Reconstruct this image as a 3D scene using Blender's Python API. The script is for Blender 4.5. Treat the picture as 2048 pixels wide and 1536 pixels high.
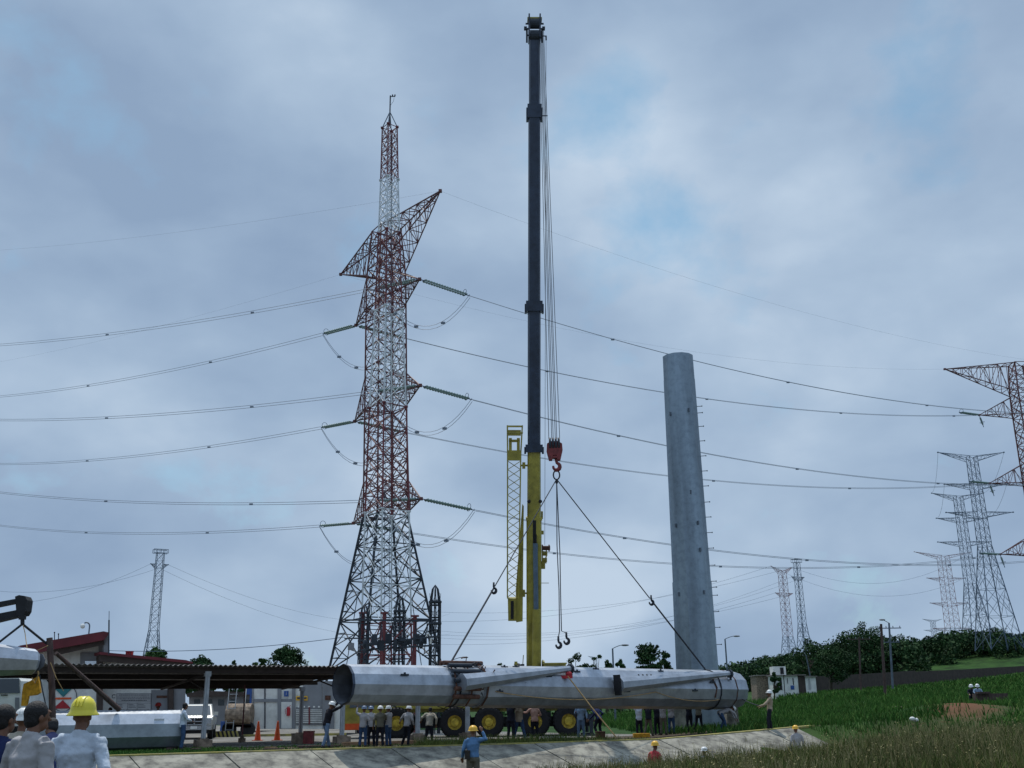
import bpy, math, random
import numpy as np
from mathutils import Vector, Matrix
random.seed(7); rng = np.random.default_rng(11)
for o in list(bpy.data.objects): bpy.data.objects.remove(o)
SC = bpy.context.scene; COL = SC.collection
R = math.radians
# ------------------------------------------------------------------ camera
F = 2100.0; PITCH = R(17.25); ROLL = R(0.75)
cd = bpy.data.cameras.new('camera'); cam = bpy.data.objects.new('camera', cd); COL.objects.link(cam)
CM = Matrix.Rotation(math.pi/2 + PITCH, 4, 'X') @ Matrix.Rotation(-ROLL, 4, 'Z')
cam.matrix_world = CM; cd.sensor_width = 36; cd.lens = 36*F/2048; cd.clip_start = .1; cd.clip_end = 6000
SC.camera = cam
SC.render.resolution_x = 1024; SC.render.resolution_y = 768
def W(px, py, Y):
    "world point on the line of sight of photo pixel (px,py) whose distance in depth is Y"
    d = CM.to_3x3() @ Vector(((px-1024)/F, -(py-768)/F, -1)); return d*(Y/d.y)
def XatZ(px, Y, z):
    "X of a point at height z and depth Y that stands at picture column px"
    lo, hi = -Y*1.5, Y*1.5; inv = CM.to_3x3().inverted()
    for _ in range(40):
        m = (lo+hi)/2; c = inv @ Vector((m, Y, z)); q = 1024 - c.x/c.z*F
        if q < px: lo = m
        else: hi = m
    return (lo+hi)/2
# ------------------------------------------------------------------ light
SUN = Vector((-.125, .39, .91)).normalized()
sl = bpy.data.lights.new('sun', 'SUN'); so = bpy.data.objects.new('sun', sl); COL.objects.link(so)
sl.energy = 3.0; sl.angle = R(.5); sl.color = (1, .95, .86)
so.rotation_euler = SUN.to_track_quat('Z', 'Y').to_euler()
SC.view_settings.view_transform = 'Standard'; SC.view_settings.look = 'None'
SC.view_settings.exposure = 0; SC.view_settings.gamma = 1
w = bpy.data.worlds.new('World'); SC.world = w; w.use_nodes = True
nt = w.node_tree; N = nt.nodes; Lk = nt.links
bg = N['Background']; bg.inputs[1].default_value = .1
sky = N.new('ShaderNodeTexSky'); sky.sky_type = 'NISHITA'; sky.sun_disc = False
sky.sun_elevation = math.asin(SUN.z); sky.sun_rotation = math.atan2(SUN.x, SUN.y)
tc = N.new('ShaderNodeTexCoord')
def wn(t, **k):
    n = N.new(t)
    for a, b in k.items(): setattr(n, a, b)
    return n
def wmath(op, a, b, clamp=False):
    n = wn('ShaderNodeMath', operation=op, use_clamp=clamp)
    for i, v in enumerate((a, b)):
        if isinstance(v, (int, float)): n.inputs[i].default_value = v
        else: Lk.new(v, n.inputs[i])
    return n.outputs[0]
def wnoise(scale, det, rough, dist, off, zs=1.7):
    mp = wn('ShaderNodeMapping'); mp.inputs['Location'].default_value = off; mp.inputs['Scale'].default_value = (1, 1, zs)
    Lk.new(tc.outputs['Generated'], mp.inputs['Vector'])
    n = wn('ShaderNodeTexNoise'); n.inputs['Scale'].default_value = scale; n.inputs['Detail'].default_value = det
    n.inputs['Roughness'].default_value = rough; n.inputs['Distortion'].default_value = dist
    Lk.new(mp.outputs[0], n.inputs['Vector']); return n.outputs[0]
def wblob(px, py, inner, outer):
    d = W(px, py, 10).normalized()
    v = wn('ShaderNodeVectorMath', operation='DISTANCE'); Lk.new(tc.outputs['Generated'], v.inputs[0]); v.inputs[1].default_value = d
    m = wn('ShaderNodeMapRange', interpolation_type='SMOOTHSTEP'); Lk.new(v.outputs['Value'], m.inputs[0])
    m.inputs[1].default_value = inner; m.inputs[2].default_value = outer; m.inputs[3].default_value = 1; m.inputs[4].default_value = 0
    return m.outputs[0]
def ramp(f, st):
    r = wn('ShaderNodeValToRGB'); Lk.new(f, r.inputs[0]); e = r.color_ramp.elements
    while len(e) < len(st): e.new(.5)
    for i, (p, c) in enumerate(st): e[i].position = p; e[i].color = (*c, 1) if len(c) == 3 else c
    return r.outputs[0]
big = wnoise(2.6, 4, .5, .1, (3.1, 1.7, .4)); fine = wnoise(6.5, 6, .5, .1, (.3, 5.2, 2.2))
n1 = wmath('ADD', wmath('MULTIPLY', big, .62), wmath('MULTIPLY', fine, .38))
bright = n1
for (px, py, a, b, g) in [(1240, 330, 0, .15, .12), (1130, 1190, 0, .13, .10), (450, 180, 0, .25, .08), (940, 200, 0, .1, -.05), (260, 400, 0, .12, -.05), (1500, 500, 0, .3, .03),
                          (150, 60, 0, .25, -.06), (780, 640, 0, .2, .03), (1250, 1000, 0, .3, -.03), (130, 1000, 0, .3, -.03), (1900, 1000, 0, .3, -.03)]:
    bright = wmath('ADD', bright, wmath('MULTIPLY', wblob(px, py, a, b), g))
cloud = ramp(bright, [(.35, (.27, .375, .535)), (.455, (.33, .445, .605)), (.55, (.405, .525, .68)), (.65, (.52, .635, .775))])
hole = wnoise(9, 6, .55, .15, (8.3, 2.2, 6.1), 1.3)
hb = wmath('MULTIPLY', wblob(1215, 185, .0, .085), .26)
for (px, py, r, g) in [(1370, 440, .13, .25), (1880, 190, .13, .20), (60, 150, .10, .16), (260, 350, .12, .12), (1180, 830, .1, .06), (1560, 640, .1, .05)]:
    hb = wmath('ADD', hb, wmath('MULTIPLY', wblob(px, py, 0, r), g))
hf = ramp(wmath('ADD', hole, hb), [(.60, (0, 0, 0)), (.86, (1, 1, 1))])
sc10 = wn('ShaderNodeVectorMath', operation='SCALE'); Lk.new(cloud, sc10.inputs[0]); sc10.inputs['Scale'].default_value = 10.0
skys = wn('ShaderNodeVectorMath', operation='MULTIPLY'); Lk.new(sky.outputs[0], skys.inputs[0]); skys.inputs[1].default_value = (.92, 1.27, 1.22)
mx = wn('ShaderNodeMix', data_type='RGBA'); Lk.new(wmath('MULTIPLY', hf, .72), mx.inputs[0]); Lk.new(sc10.outputs[0], mx.inputs[6]); Lk.new(skys.outputs[0], mx.inputs[7])
sx = wn('ShaderNodeSeparateXYZ'); Lk.new(tc.outputs['Generated'], sx.inputs[0])      # thin bright cloud round the high sun
hi = wn('ShaderNodeMapRange', interpolation_type='SMOOTHSTEP'); Lk.new(sx.outputs['Z'], hi.inputs[0]); hi.inputs[1].default_value = .64; hi.inputs[2].default_value = .95; hi.inputs[3].default_value = 1; hi.inputs[4].default_value = 2.0
fin = wn('ShaderNodeVectorMath', operation='SCALE'); Lk.new(mx.outputs[2], fin.inputs[0]); Lk.new(hi.outputs[0], fin.inputs['Scale'])
Lk.new(fin.outputs[0], bg.inputs[0])
# ------------------------------------------------------------------ materials
def mat(name, col, rough=.7, metal=0, var=.25, scale=3.0, bump=.0, bscale=30, col2=None, spec=.4, streak=False, detail=5, grime=None):
    m = bpy.data.materials.new(name); m.use_nodes = True; t = m.node_tree; n = t.nodes; l = t.links
    b = n['Principled BSDF']; b.inputs['Roughness'].default_value = rough; b.inputs['Metallic'].default_value = metal
    b.inputs['Specular IOR Level'].default_value = spec
    c = n.new('ShaderNodeTexCoord'); mp = n.new('ShaderNodeMapping'); l.new(c.outputs['Object'], mp.inputs[0])
    if streak: mp.inputs['Scale'].default_value = streak
    no = n.new('ShaderNodeTexNoise'); no.inputs['Scale'].default_value = scale; no.inputs['Detail'].default_value = detail; l.new(mp.outputs[0], no.inputs['Vector'])
    r = n.new('ShaderNodeValToRGB'); l.new(no.outputs[0], r.inputs[0]); e = r.color_ramp.elements
    c2 = col2 or tuple(x*(1-var) for x in col); c1 = tuple(min(1, x*(1+var*.5)) for x in col)
    e[0].position = .34; e[0].color = (*c2, 1); e[1].position = .66; e[1].color = (*c1, 1)
    out = r.outputs[0]
    if grime:
        gs, ga = grime; ng = n.new('ShaderNodeTexNoise'); ng.inputs['Scale'].default_value = gs; ng.inputs['Detail'].default_value = 9; ng.inputs['Roughness'].default_value = .7; l.new(c.outputs['Object'], ng.inputs['Vector'])
        rg_ = n.new('ShaderNodeValToRGB'); l.new(ng.outputs[0], rg_.inputs[0]); q = rg_.color_ramp.elements; q[0].position = .36; q[0].color = (1-ga, 1-ga, 1-ga*.95, 1); q[1].position = .55; q[1].color = (1, 1, 1, 1)
        mg = n.new('ShaderNodeMix'); mg.data_type = 'RGBA'; mg.blend_type = 'MULTIPLY'; mg.inputs[0].default_value = 1; l.new(out, mg.inputs[6]); l.new(rg_.outputs[0], mg.inputs[7]); out = mg.outputs[2]
    l.new(out, b.inputs['Base Color'])
    if bump:
        n2 = n.new('ShaderNodeTexNoise'); n2.inputs['Scale'].default_value = bscale; n2.inputs['Detail'].default_value = 4; l.new(c.outputs['Object'], n2.inputs['Vector'])
        bp = n.new('ShaderNodeBump'); bp.inputs['Strength'].default_value = bump; bp.inputs['Distance'].default_value = .03; l.new(n2.outputs[0], bp.inputs['Height']); l.new(bp.outputs[0], b.inputs['Normal'])
    return m
M = {}
M['zinc'] = mat('galvanised_steel', (.38, .42, .48), .45, .6, .2, 1.6, .15, 3, streak=(1, 1, 1), spec=.5, grime=(6, .14))
M['zinc_pole'] = mat('weathered_zinc', (.24, .30, .355), .42, .6, .3, 1.3, .04, 4, streak=(1, 1, .07), grime=(3, .22))
M['zinc_in'] = mat('pipe_inside', (.10, .11, .13), .8, 0, .4, 2)
M['steel'] = mat('grey_post_paint', (.42, .45, .48), .5, .2, .2, 4)
M['dark_lattice'] = mat('dark_lattice_steel', (.035, .045, .06), .6, .3, .3, 2)
M['grey_lattice'] = mat('grey_lattice_steel', (.13, .16, .20), .6, .3, .3, 2)
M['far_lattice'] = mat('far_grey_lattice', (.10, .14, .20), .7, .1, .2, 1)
M['red_lattice'] = mat('red_oxide_paint', (.14, .05, .05), .6, 0, .4, 1.5)
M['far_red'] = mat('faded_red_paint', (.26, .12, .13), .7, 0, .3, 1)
M['red'] = mat('tower_red_paint', (.155, .035, .042), .55, 0, .35, 1.5)
M['white'] = mat('tower_white_paint', (.58, .62, .64), .55, 0, .25, 1.5)
M['rust'] = mat('rusty_steel', (.11, .05, .034), .8, .1, .5, 5, .3, 20)
M['glass_green'] = mat('green_insulator_glass', (.22, .31, .30), .3, 0, .2, 8)
M['wire'] = mat('aluminium_cable', (.20, .24, .30), .6, .3, .1, 2)
M['rope_dark'] = mat('wire_rope', (.03, .035, .045), .6, .3, .3, 8)
M['rope_tan'] = mat('tan_rope', (.45, .30, .14), .9, 0, .3, 8)
M['yellow'] = mat('crane_yellow_paint', (.36, .31, .05), .45, 0, .22, 1.2, spec=.5, grime=(2.5, .35))
M['yellow_rim'] = mat('yellow_rim_paint', (.55, .40, .04), .5, 0, .25, 4, grime=(6, .5))
M['navy'] = mat('dark_blue_boom_paint', (.030, .046, .080), .42, 0, .25, 1, spec=.45, grime=(3, .35))
M['boom_blue'] = mat('blue_grey_ram', (.13, .19, .26), .4, .4, .2, 2)
M['hook_red'] = mat('hook_block_red', (.20, .03, .03), .5, 0, .35, 5)
M['rubber'] = mat('tyre_rubber', (.012, .012, .014), .85, 0, .3, 8, .3, 30)
M['black'] = mat('black_grime', (.012, .013, .016), .7, 0, .3, 4)
M['concrete'] = mat('stained_concrete', (.25, .24, .20), .9, 0, .4, 1.3, .5, 14, col2=(.13, .125, .105), detail=10, grime=(2.6, .45))
M['pave'] = mat('yard_paving', (.19, .18, .16), .9, 0, .35, .5, .3, 10, detail=9, grime=(1.2, .35))
M['block'] = mat('footing_concrete', (.26, .20, .15), .95, 0, .5, 5, .4, 18)
M['grass'] = mat('green_turf', (.024, .062, .013), .95, 0, .4, .45, .6, 6, col2=(.014, .034, .009), spec=.1, detail=9)
M['earth'] = mat('red_earth', (.15, .065, .035), .95, 0, .4, 1.2, .7, 6, spec=.1, detail=9)
M['mud'] = mat('trampled_mud', (.075, .058, .042), .95, 0, .45, 1.2, .8, 7, detail=9, spec=.15)
M['kerb_yellow'] = mat('worn_yellow_kerb', (.31, .27, .06), .8, 0, .5, 3, .2, 20, col2=(.20, .18, .09), detail=8)
M['wallw'] = mat('white_wall_paint', (.74, .75, .72), .85, 0, .12, 1.2, grime=(1.5, .22))
M['wallg'] = mat('grey_wall_paint', (.22, .23, .25), .85, 0, .15, 1.2)
M['roof_red'] = mat('maroon_roof_sheet', (.125, .014, .022), .6, 0, .25, 2)
M['roof_under'] = mat('brown_fascia', (.06, .045, .04), .85, 0, .25, 2)
M['corr'] = mat('corrugated_sheet', (.20, .18, .165), .6, .2, .25, 2)
M['blue'] = mat('blue_panel_paint', (.03, .09, .30), .6, 0, .2, 4)
M['teal'] = mat('teal_emblem_paint', (.03, .20, .22), .6, 0, .2, 4)
M['emred'] = mat('red_emblem_paint', (.40, .02, .03), .6, 0, .2, 4)
M['orange'] = mat('orange_plastic', (.72, .10, .02), .55, 0, .15, 5)
M['ink'] = mat('dark_lettering', (.05, .05, .07), .8, 0, .1, 4)
M['signgrey'] = mat('sign_panel', (.40, .41, .42), .7, 0, .1, 4)
M['silver'] = mat('light_car_paint', (.50, .50, .46), .3, .1, .08, 2, spec=.6)
M['glass'] = mat('dark_window_glass', (.03, .045, .06), .12, 0, .1, 2, spec=.8)
M['chrome'] = mat('chrome_trim', (.6, .62, .65), .25, .9, .1, 4)
M['wood'] = mat('weathered_timber', (.085, .055, .05), .9, 0, .4, 4, .4, 20, streak=(3, 3, .6))
M['wood_l'] = mat('pale_timber', (.30, .19, .11), .9, 0, .4, 4, .4, 20)
M['yellow_cloth'] = mat('yellow_strap_cloth', (.60, .30, .02), .8, 0, .35, 8)
M['helmet_y'] = mat('yellow_helmet_plastic', (.70, .60, .03), .35, 0, .1, 6, spec=.6)
M['helmet_o'] = mat('amber_helmet_plastic', (.75, .42, .02), .4, 0, .1, 6, spec=.6)
M['helmet_w'] = mat('white_helmet_plastic', (.72, .73, .72), .4, 0, .1, 6, spec=.6)
M['helmet_b'] = mat('blue_helmet_plastic', (.10, .15, .24), .4, 0, .1, 6, spec=.6)
M['helmet_r'] = mat('red_helmet_plastic', (.60, .05, .04), .4, 0, .1, 6, spec=.6)
M['skin'] = mat('brown_skin', (.16, .075, .045), .6, 0, .12, 6)
M['hair'] = mat('black_hair', (.010, .009, .010), .7, 0, .2, 30, .4, 60)
M['boot'] = mat('dark_boots', (.03, .022, .018), .7, 0, .3, 8)
def cloth(n, c): M[n] = mat(n + '_cloth', c, .92, 0, .18, 5, .55, 11, spec=.15)
for n, c in dict(shirt_white=(.50, .56, .64), shirt_grey=(.36, .35, .36), shirt_beige=(.40, .36, .30), shirt_tan=(.33, .27, .20), shirt_navy=(.02, .03, .09),
                 shirt_black=(.015, .015, .02), shirt_blue=(.10, .20, .36), shirt_lblue=(.24, .33, .45), shirt_red=(.38, .05, .06), shirt_orange=(.62, .13, .03), shirt_pink=(.40, .24, .19),
                 jeans=(.045, .085, .17), jeans_l=(.13, .19, .28), khaki=(.14, .13, .10), dark=(.018, .02, .03)).items(): cloth(n, c)
def addcolor(m, fn): pass
# ------------------------------------------------------------------ mesh builder
class MB:
    def __init__(s): s.v = []; s.f = []; s.mi = []; s.cur = 0
    def add(s, vs, fs):
        b = len(s.v); s.v.extend([tuple(v) for v in vs])
        for f in fs: s.f.append([i+b for i in f]); s.mi.append(s.cur)
    def box(s, c, d, rot=None):
        c = Vector(c); h = [x/2 for x in d]
        vs = [Vector((x*h[0], y*h[1], z*h[2])) for x in (-1, 1) for y in (-1, 1) for z in (-1, 1)]
        if rot is not None: vs = [rot @ v for v in vs]
        s.add([v+c for v in vs], [(0, 1, 3, 2), (4, 6, 7, 5), (0, 4, 5, 1), (2, 3, 7, 6), (0, 2, 6, 4), (1, 5, 7, 3)])
    def tube(s, pts, rads, n=8, ref=None, caps=True, ph=0):
        pts = [Vector(p) for p in pts]
        if not isinstance(rads, (list, tuple)): rads = [rads]*len(pts)
        vs = []; prev = None
        for i, p in enumerate(pts):
            a = pts[max(0, i-1)]; b = pts[min(len(pts)-1, i+1)]; t = (b-a).normalized()
            if ref is not None: x = Vector(ref)
            elif prev is not None: x = prev
            else: x = Vector((1, 0, 0)) if abs(t.x) < .8 else Vector((0, 1, 0))
            x = x - t*x.dot(t)
            if x.length < 1e-5: x = t.orthogonal()
            x.normalize(); prev = x; y = t.cross(x)
            r = rads[i]; rx, ry = r if isinstance(r, (tuple, list)) else (r, r)
            for k in range(n):
                an = 2*math.pi*(k+ph)/n; vs.append(p + x*(rx*math.cos(an)) + y*(ry*math.sin(an)))
        fs = []
        for i in range(len(pts)-1):
            for k in range(n):
                k2 = (k+1) % n; fs.append((i*n+k, i*n+k2, (i+1)*n+k2, (i+1)*n+k))
        if caps: fs.append(tuple(range(n))[::-1]); fs.append(tuple((len(pts)-1)*n+k for k in range(n)))
        s.add(vs, fs)
    def bar(s, a, b, r, n=4): s.tube([a, b], r, n, ph=.5 if n == 4 else 0)
    def ball(s, c, r, nu=12, nv=8, rot=None):
        c = Vector(c); r = (r, r, r) if not isinstance(r, (tuple, list)) else r
        vs = [Vector((0, 0, r[2]))]
        for j in range(1, nv):
            th = math.pi*j/nv
            for i in range(nu):
                a = 2*math.pi*i/nu; vs.append(Vector((r[0]*math.sin(th)*math.cos(a), r[1]*math.sin(th)*math.sin(a), r[2]*math.cos(th))))
        vs.append(Vector((0, 0, -r[2])))
        fs = [(0, 1+i, 1+(i+1) % nu) for i in range(nu)]
        for j in range(nv-2):
            for i in range(nu):
                a = 1+j*nu+i; b = 1+j*nu+(i+1) % nu; fs.append((a, a+nu, b+nu, b))
        L = len(vs)-1; o = 1+(nv-2)*nu
        fs += [(L, o+(i+1) % nu, o+i) for i in range(nu)]
        if rot is not None: vs = [rot @ v for v in vs]
        s.add([v+c for v in vs], fs)
    def lathe(s, prof, n=24, M4=None):
        "profile [(r,z)] round local z, moved by M4"
        vs = []
        for r, z in prof:
            for k in range(n):
                a = 2*math.pi*k/n; vs.append(Vector((r*math.cos(a), r*math.sin(a), z)))
        fs = []
        for i in range(len(prof)-1):
            for k in range(n): fs.append((i*n+k, i*n+(k+1) % n, (i+1)*n+(k+1) % n, (i+1)*n+k))
        if M4 is not None: vs = [M4 @ v for v in vs]
        s.add(vs, fs)
    def prism(s, poly, vec):
        "flat polygon (3-D points) pushed along vec"
        n = len(poly); vec = Vector(vec); p = [Vector(q) for q in poly]
        s.add(p + [q+vec for q in p], [tuple(range(n)), tuple(range(n, 2*n))[::-1]] + [(i, i+n, (i+1) % n+n, (i+1) % n) for i in range(n)])
    def build(s, name, m, parent=None, smooth=False, loc=None):
        "loc: world position of the object's origin (mesh stays where it was built)"
        me = bpy.data.meshes.new(name)
        pl = parent_world(parent); off = Vector(loc) if loc is not None else pl
        me.from_pydata([tuple(Vector(v)-off) for v in s.v], [], s.f); me.update()
        ms = m if isinstance(m, (list, tuple)) else [m]
        for q in ms: me.materials.append(M[q] if isinstance(q, str) else q)
        if len(ms) > 1: me.polygons.foreach_set('material_index', s.mi)
        if smooth: me.polygons.foreach_set('use_smooth', [True]*len(me.polygons))
        import bmesh
        bm = bmesh.new(); bm.from_mesh(me); bmesh.ops.recalc_face_normals(bm, faces=bm.faces); bm.to_mesh(me); bm.free()
        o = bpy.data.objects.new(name, me); COL.objects.link(o)
        if parent is not None: o.parent = parent; o.location = off-pl
        else: o.location = off
        return o
def parent_world(p):
    v = Vector((0, 0, 0))
    while p is not None: v += p.location; p = p.parent
    return v
def tag(o, label=None, cat=None, group=None, kind=None):
    if label: o['label'] = label
    if cat: o['category'] = cat
    if group: o['group'] = group
    if kind: o['kind'] = kind
    return o
def thing(name, loc, label, cat, group=None):
    o = bpy.data.objects.new(name, None); COL.objects.link(o); o.location = loc; o.empty_display_size = .3
    return tag(o, label, cat, group)
def rawmesh(name, V, Fq, m, fs=4, mi=None):
    "numpy verts and equal-sided faces to one object"
    me = bpy.data.meshes.new(name); V = np.asarray(V, dtype=np.float32); Fq = np.asarray(Fq, dtype=np.int32)
    me.vertices.add(len(V)); me.vertices.foreach_set('co', V.ravel()); me.loops.add(Fq.size); me.loops.foreach_set('vertex_index', Fq.ravel())
    me.polygons.add(len(Fq)); me.polygons.foreach_set('loop_start', np.arange(0, Fq.size, fs, dtype=np.int32)); me.polygons.foreach_set('loop_total', np.full(len(Fq), fs, dtype=np.int32))
    ms = m if isinstance(m, (list, tuple)) else [m]
    for q in ms: me.materials.append(M[q] if isinstance(q, str) else q)
    if mi is not None: me.polygons.foreach_set('material_index', np.asarray(mi, dtype=np.int32))
    me.update(); me.validate()
    return me
# ------------------------------------------------------------------ terrain (u runs along the canal, v across it towards the camera)
E = (math.cos(R(30)), math.sin(R(30))); NV = (E[1], -E[0]); V0 = 37.4
def uv(X, Y): return X*E[0]+Y*E[1], X*NV[0]+Y*NV[1]+V0
def xy(u, v): return u*E[0]+(v-V0)*NV[0], u*E[1]+(v-V0)*NV[1]
def sm(a, b, x): t = min(1, max(0, (x-a)/(b-a))); return t*t*(3-2*t)
def yard(X, Y):
    z = -1.3 + .05*min(max(0, X-6), 30)*sm(25, 45, Y)
    b = max(0, Y-62); r = .00034*max(0, X-4)
    bb = min(b, 225); z += bb*r*(1+.0008*bb) + .026*max(0, X-4)*sm(152, 205, bb)
    z = min(z, 18)
    if Y < 30: z = z*sm(10, 30, Y) + (-1.6)*(1-sm(10, 30, Y))
    z += .55*math.exp(-(((X-22.3)/3.2)**2+((Y-57)/5)**2))        # spoil mound of red earth
    return z
def ground(X, Y):
    u, v = uv(X, Y); z = yard(X, Y)
    if v <= 0: return z
    end = 1-sm(36.5, 42, u)
    near = -1.62 + .028*min(max(0, X-5), 25)
    if v < 5: d = z + (-3.0-z)*(v/5)
    elif v < 7: d = -3.0
    elif v < 12: d = -3.0 + (near+3.0)*(v-7)/5
    else: d = near
    o = z*(1-sm(0, 12, v)) + near*sm(0, 12, v)
    return d*end + o*(1-end)
def terrain():
    us = sorted(set(list(np.arange(-60, 75, 1.5)) + list(np.arange(75, 200, 5)) + list(np.arange(200, 600, 20)) + list(np.arange(600, 3200, 150)) + list(np.arange(-200, -60, 8)) + list(np.arange(-2600, -200, 120))))
    vs = sorted(set([0, 5, 7, 12, 2.5, 9.5] + list(np.arange(12, 60, 3)) + list(np.arange(-60, 0, 1.5)) + list(np.arange(-200, -60, 5)) + list(np.arange(-500, -200, 15)) + list(np.arange(-3000, -500, 120))))
    V = []; mi = []
    for v in vs:
        for u in us:
            X, Y = xy(u, v); V.append((X, Y, ground(X, Y)))
    nu = len(us); Fq = []
    for j in range(len(vs)-1):
        for i in range(nu-1):
            a = j*nu+i; Fq.append((a, a+1, a+nu+1, a+nu))
            X, Y = xy((us[i]+us[i+1])/2, (vs[j]+vs[j+1])/2)
            mi.append(0)
    me = rawmesh('ground', V, Fq, 'grass', 4, mi)
    me.polygons.foreach_set('use_smooth', [True]*len(me.polygons))
    o = bpy.data.objects.new('ground', me); COL.objects.link(o); tag(o, kind='structure'); return o
terrain()
# turf shader: patches of red earth where the mound is, yellower in the distance
t = M['grass'].node_tree; n = t.nodes; l = t.links; bs = n['Principled BSDF']
src = bs.inputs['Base Color'].links[0].from_socket
tcn = n.new('ShaderNodeTexCoord'); dist = n.new('ShaderNodeVectorMath'); dist.operation = 'DISTANCE'
mp0 = n.new('ShaderNodeMapping'); mp0.inputs['Rotation'].default_value = (0, 0, R(22.5)); l.new(tcn.outputs['Object'], mp0.inputs[0])
mpp = n.new('ShaderNodeMapping'); mpp.inputs['Scale'].default_value = (1/3.4, 1/9, 0); l.new(mp0.outputs[0], mpp.inputs[0])
l.new(mpp.outputs[0], dist.inputs[0]); dist.inputs[1].default_value = (-.35/3.4, 58.5/9, 0)
nz = n.new('ShaderNodeTexNoise'); nz.inputs['Scale'].default_value = .9; nz.inputs['Detail'].default_value = 10; nz.inputs['Roughness'].default_value = .65; l.new(tcn.outputs['Object'], nz.inputs[0])
ad = n.new('ShaderNodeMath'); ad.operation = 'MULTIPLY_ADD'; l.new(nz.outputs[0], ad.inputs[0]); ad.inputs[1].default_value = 1.9; l.new(dist.outputs['Value'], ad.inputs[2])
mr = n.new('ShaderNodeMapRange'); l.new(ad.outputs[0], mr.inputs[0]); mr.inputs[1].default_value = 1.25; mr.inputs[2].default_value = 1.6; mr.inputs[3].default_value = 1; mr.inputs[4].default_value = 0
mm = n.new('ShaderNodeMix'); mm.data_type = 'RGBA'; l.new(mr.outputs[0], mm.inputs[0]); l.new(src, mm.inputs[6]); mm.inputs[7].default_value = (.14, .062, .036, 1)
dv = n.new('ShaderNodeVectorMath'); dv.operation = 'DOT_PRODUCT'; l.new(tcn.outputs['Object'], dv.inputs[0]); dv.inputs[1].default_value = (NV[0], NV[1], 0)
mv = n.new('ShaderNodeMapRange'); l.new(dv.outputs['Value'], mv.inputs[0]); mv.inputs[1].default_value = -V0-1; mv.inputs[2].default_value = -V0+6
m3 = n.new('ShaderNodeMix'); m3.data_type = 'RGBA'; l.new(mv.outputs[0], m3.inputs[0]); l.new(mm.outputs[2], m3.inputs[6]); m3.inputs[7].default_value = (.045, .044, .018, 1)
l.new(m3.outputs[2], bs.inputs['Base Color'])
def strip(name, u0, u1, vlist, dz, m, du=1.5, kind='structure', zf=ground):
    us = list(np.arange(u0, u1, du)) + [u1]; V = []; Fq = []
    for v in vlist:
        for u in us:
            X, Y = xy(u, v); V.append((X, Y, zf(X, Y)+dz))
    nu = len(us)
    for j in range(len(vlist)-1):
        for i in range(nu-1): a = j*nu+i; Fq.append((a, a+1, a+nu+1, a+nu))
    o = bpy.data.objects.new(name, rawmesh(name, V, Fq, m)); COL.objects.link(o); tag(o, kind=kind); return o
# canal lining: concrete slabs with real gaps between them
def lining():
    b = MB(); u = -60.0; k = 0
    while u < 36.3:
        u1 = min(36.3, u+3.05)
        skew = .9
        for (va, vb) in ((.0, 5), (5.02, 7)):
            q = []
            for uu, vv in ((u+.02+skew*va/5, va), (u1-.03+skew*va/5, va), (u1-.03+skew*vb/5, vb), (u+.03+skew*vb/5, vb)):
                X, Y = xy(min(uu, 37.0), vv); q.append(Vector((X, Y, ground(X, Y)+.05+.008*(k % 2))))
            b.prism(q, (0, 0, -.10))
        u = u1; k += 1
    return b.build('canal_lining', 'concrete')
tag(lining(), kind='structure')
strip('yard_paving', -75, 34, [-95, -80, -60, -40, -25, -18, -12, -9, -6.9], .012, 'pave')
strip('mud_path', 10.5, 40, [-6.9, -5, -3, -1.6, -.35], .010, 'mud')
strip('apron_slab', -12, 10.4, [-6.9, -6.2], .016, 'concrete')
k = MB()
for i in range(66):
    u = -60+i*1.5
    if u > 36: break
    p = [xy(u, -.32), xy(u+1.5, -.32), xy(u+1.5, .05), xy(u, .05)]
    z = [ground(X, Y if j < 2 else Y) for j, (X, Y) in enumerate(p[:2])]; z = z + z[::-1]
    k.prism([(p[j][0], p[j][1], z[j]-.05) for j in range(4)], (0, 0, .13))
tag(k.build('kerb', 'kerb_yellow'), kind='structure')
def GP(px, Y, dz=0):
    "ground point at picture column px, depth Y"
    z = -1.3
    for _ in range(4): X = XatZ(px, Y, z); z = ground(X, Y)
    return Vector((X, Y, z+dz))
# ------------------------------------------------------------------ lattice towers
LEAN = 0.0
def sq(side, h, rot, c):
    return [Vector((c[0]+LEAN*h+math.cos(rot+math.pi/4+k*math.pi/2)*side/math.sqrt(2), c[1]+math.sin(rot+math.pi/4+k*math.pi/2)*side/math.sqrt(2), c[2]+h)) for k in range(4)]
def interp(prof, h):
    for (h0, s0), (h1, s1) in zip(prof, prof[1:]):
        if h <= h1: return s0+(s1-s0)*(h-h0)/(h1-h0)
    return prof[-1][1]
def panels(b, prof, hs, rot, c, rl, rb, legs=True, sub=0, horiz=True):
    for i in range(len(hs)-1):
        A = sq(interp(prof, hs[i]), hs[i], rot, c); B = sq(interp(prof, hs[i+1]), hs[i+1], rot, c)
        for k in range(4):
            k2 = (k+1) % 4
            if legs: b.bar(A[k], B[k], rl)
            b.bar(A[k], B[k2], rb); b.bar(A[k2], B[k], rb)
            if horiz: b.bar(B[k], B[k2], rb)
            if sub:
                X = (A[k]+A[k2]+B[k]+B[k2])/4
                for P, Q in ((A[k], B[k]), (A[k2], B[k2])):
                    m1 = P.lerp(Q, .5); b.bar(m1, P.lerp(X, .5), rb*.7); b.bar(m1, Q.lerp(X, .5), rb*.7)
                    if sub > 1: b.bar(P.lerp(Q, .25), P.lerp(X, .5), rb*.7); b.bar(P.lerp(Q, .75), Q.lerp(X, .5), rb*.7)
                b.bar(A[k].lerp(A[k2], .5), X, rb*.7)
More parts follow.
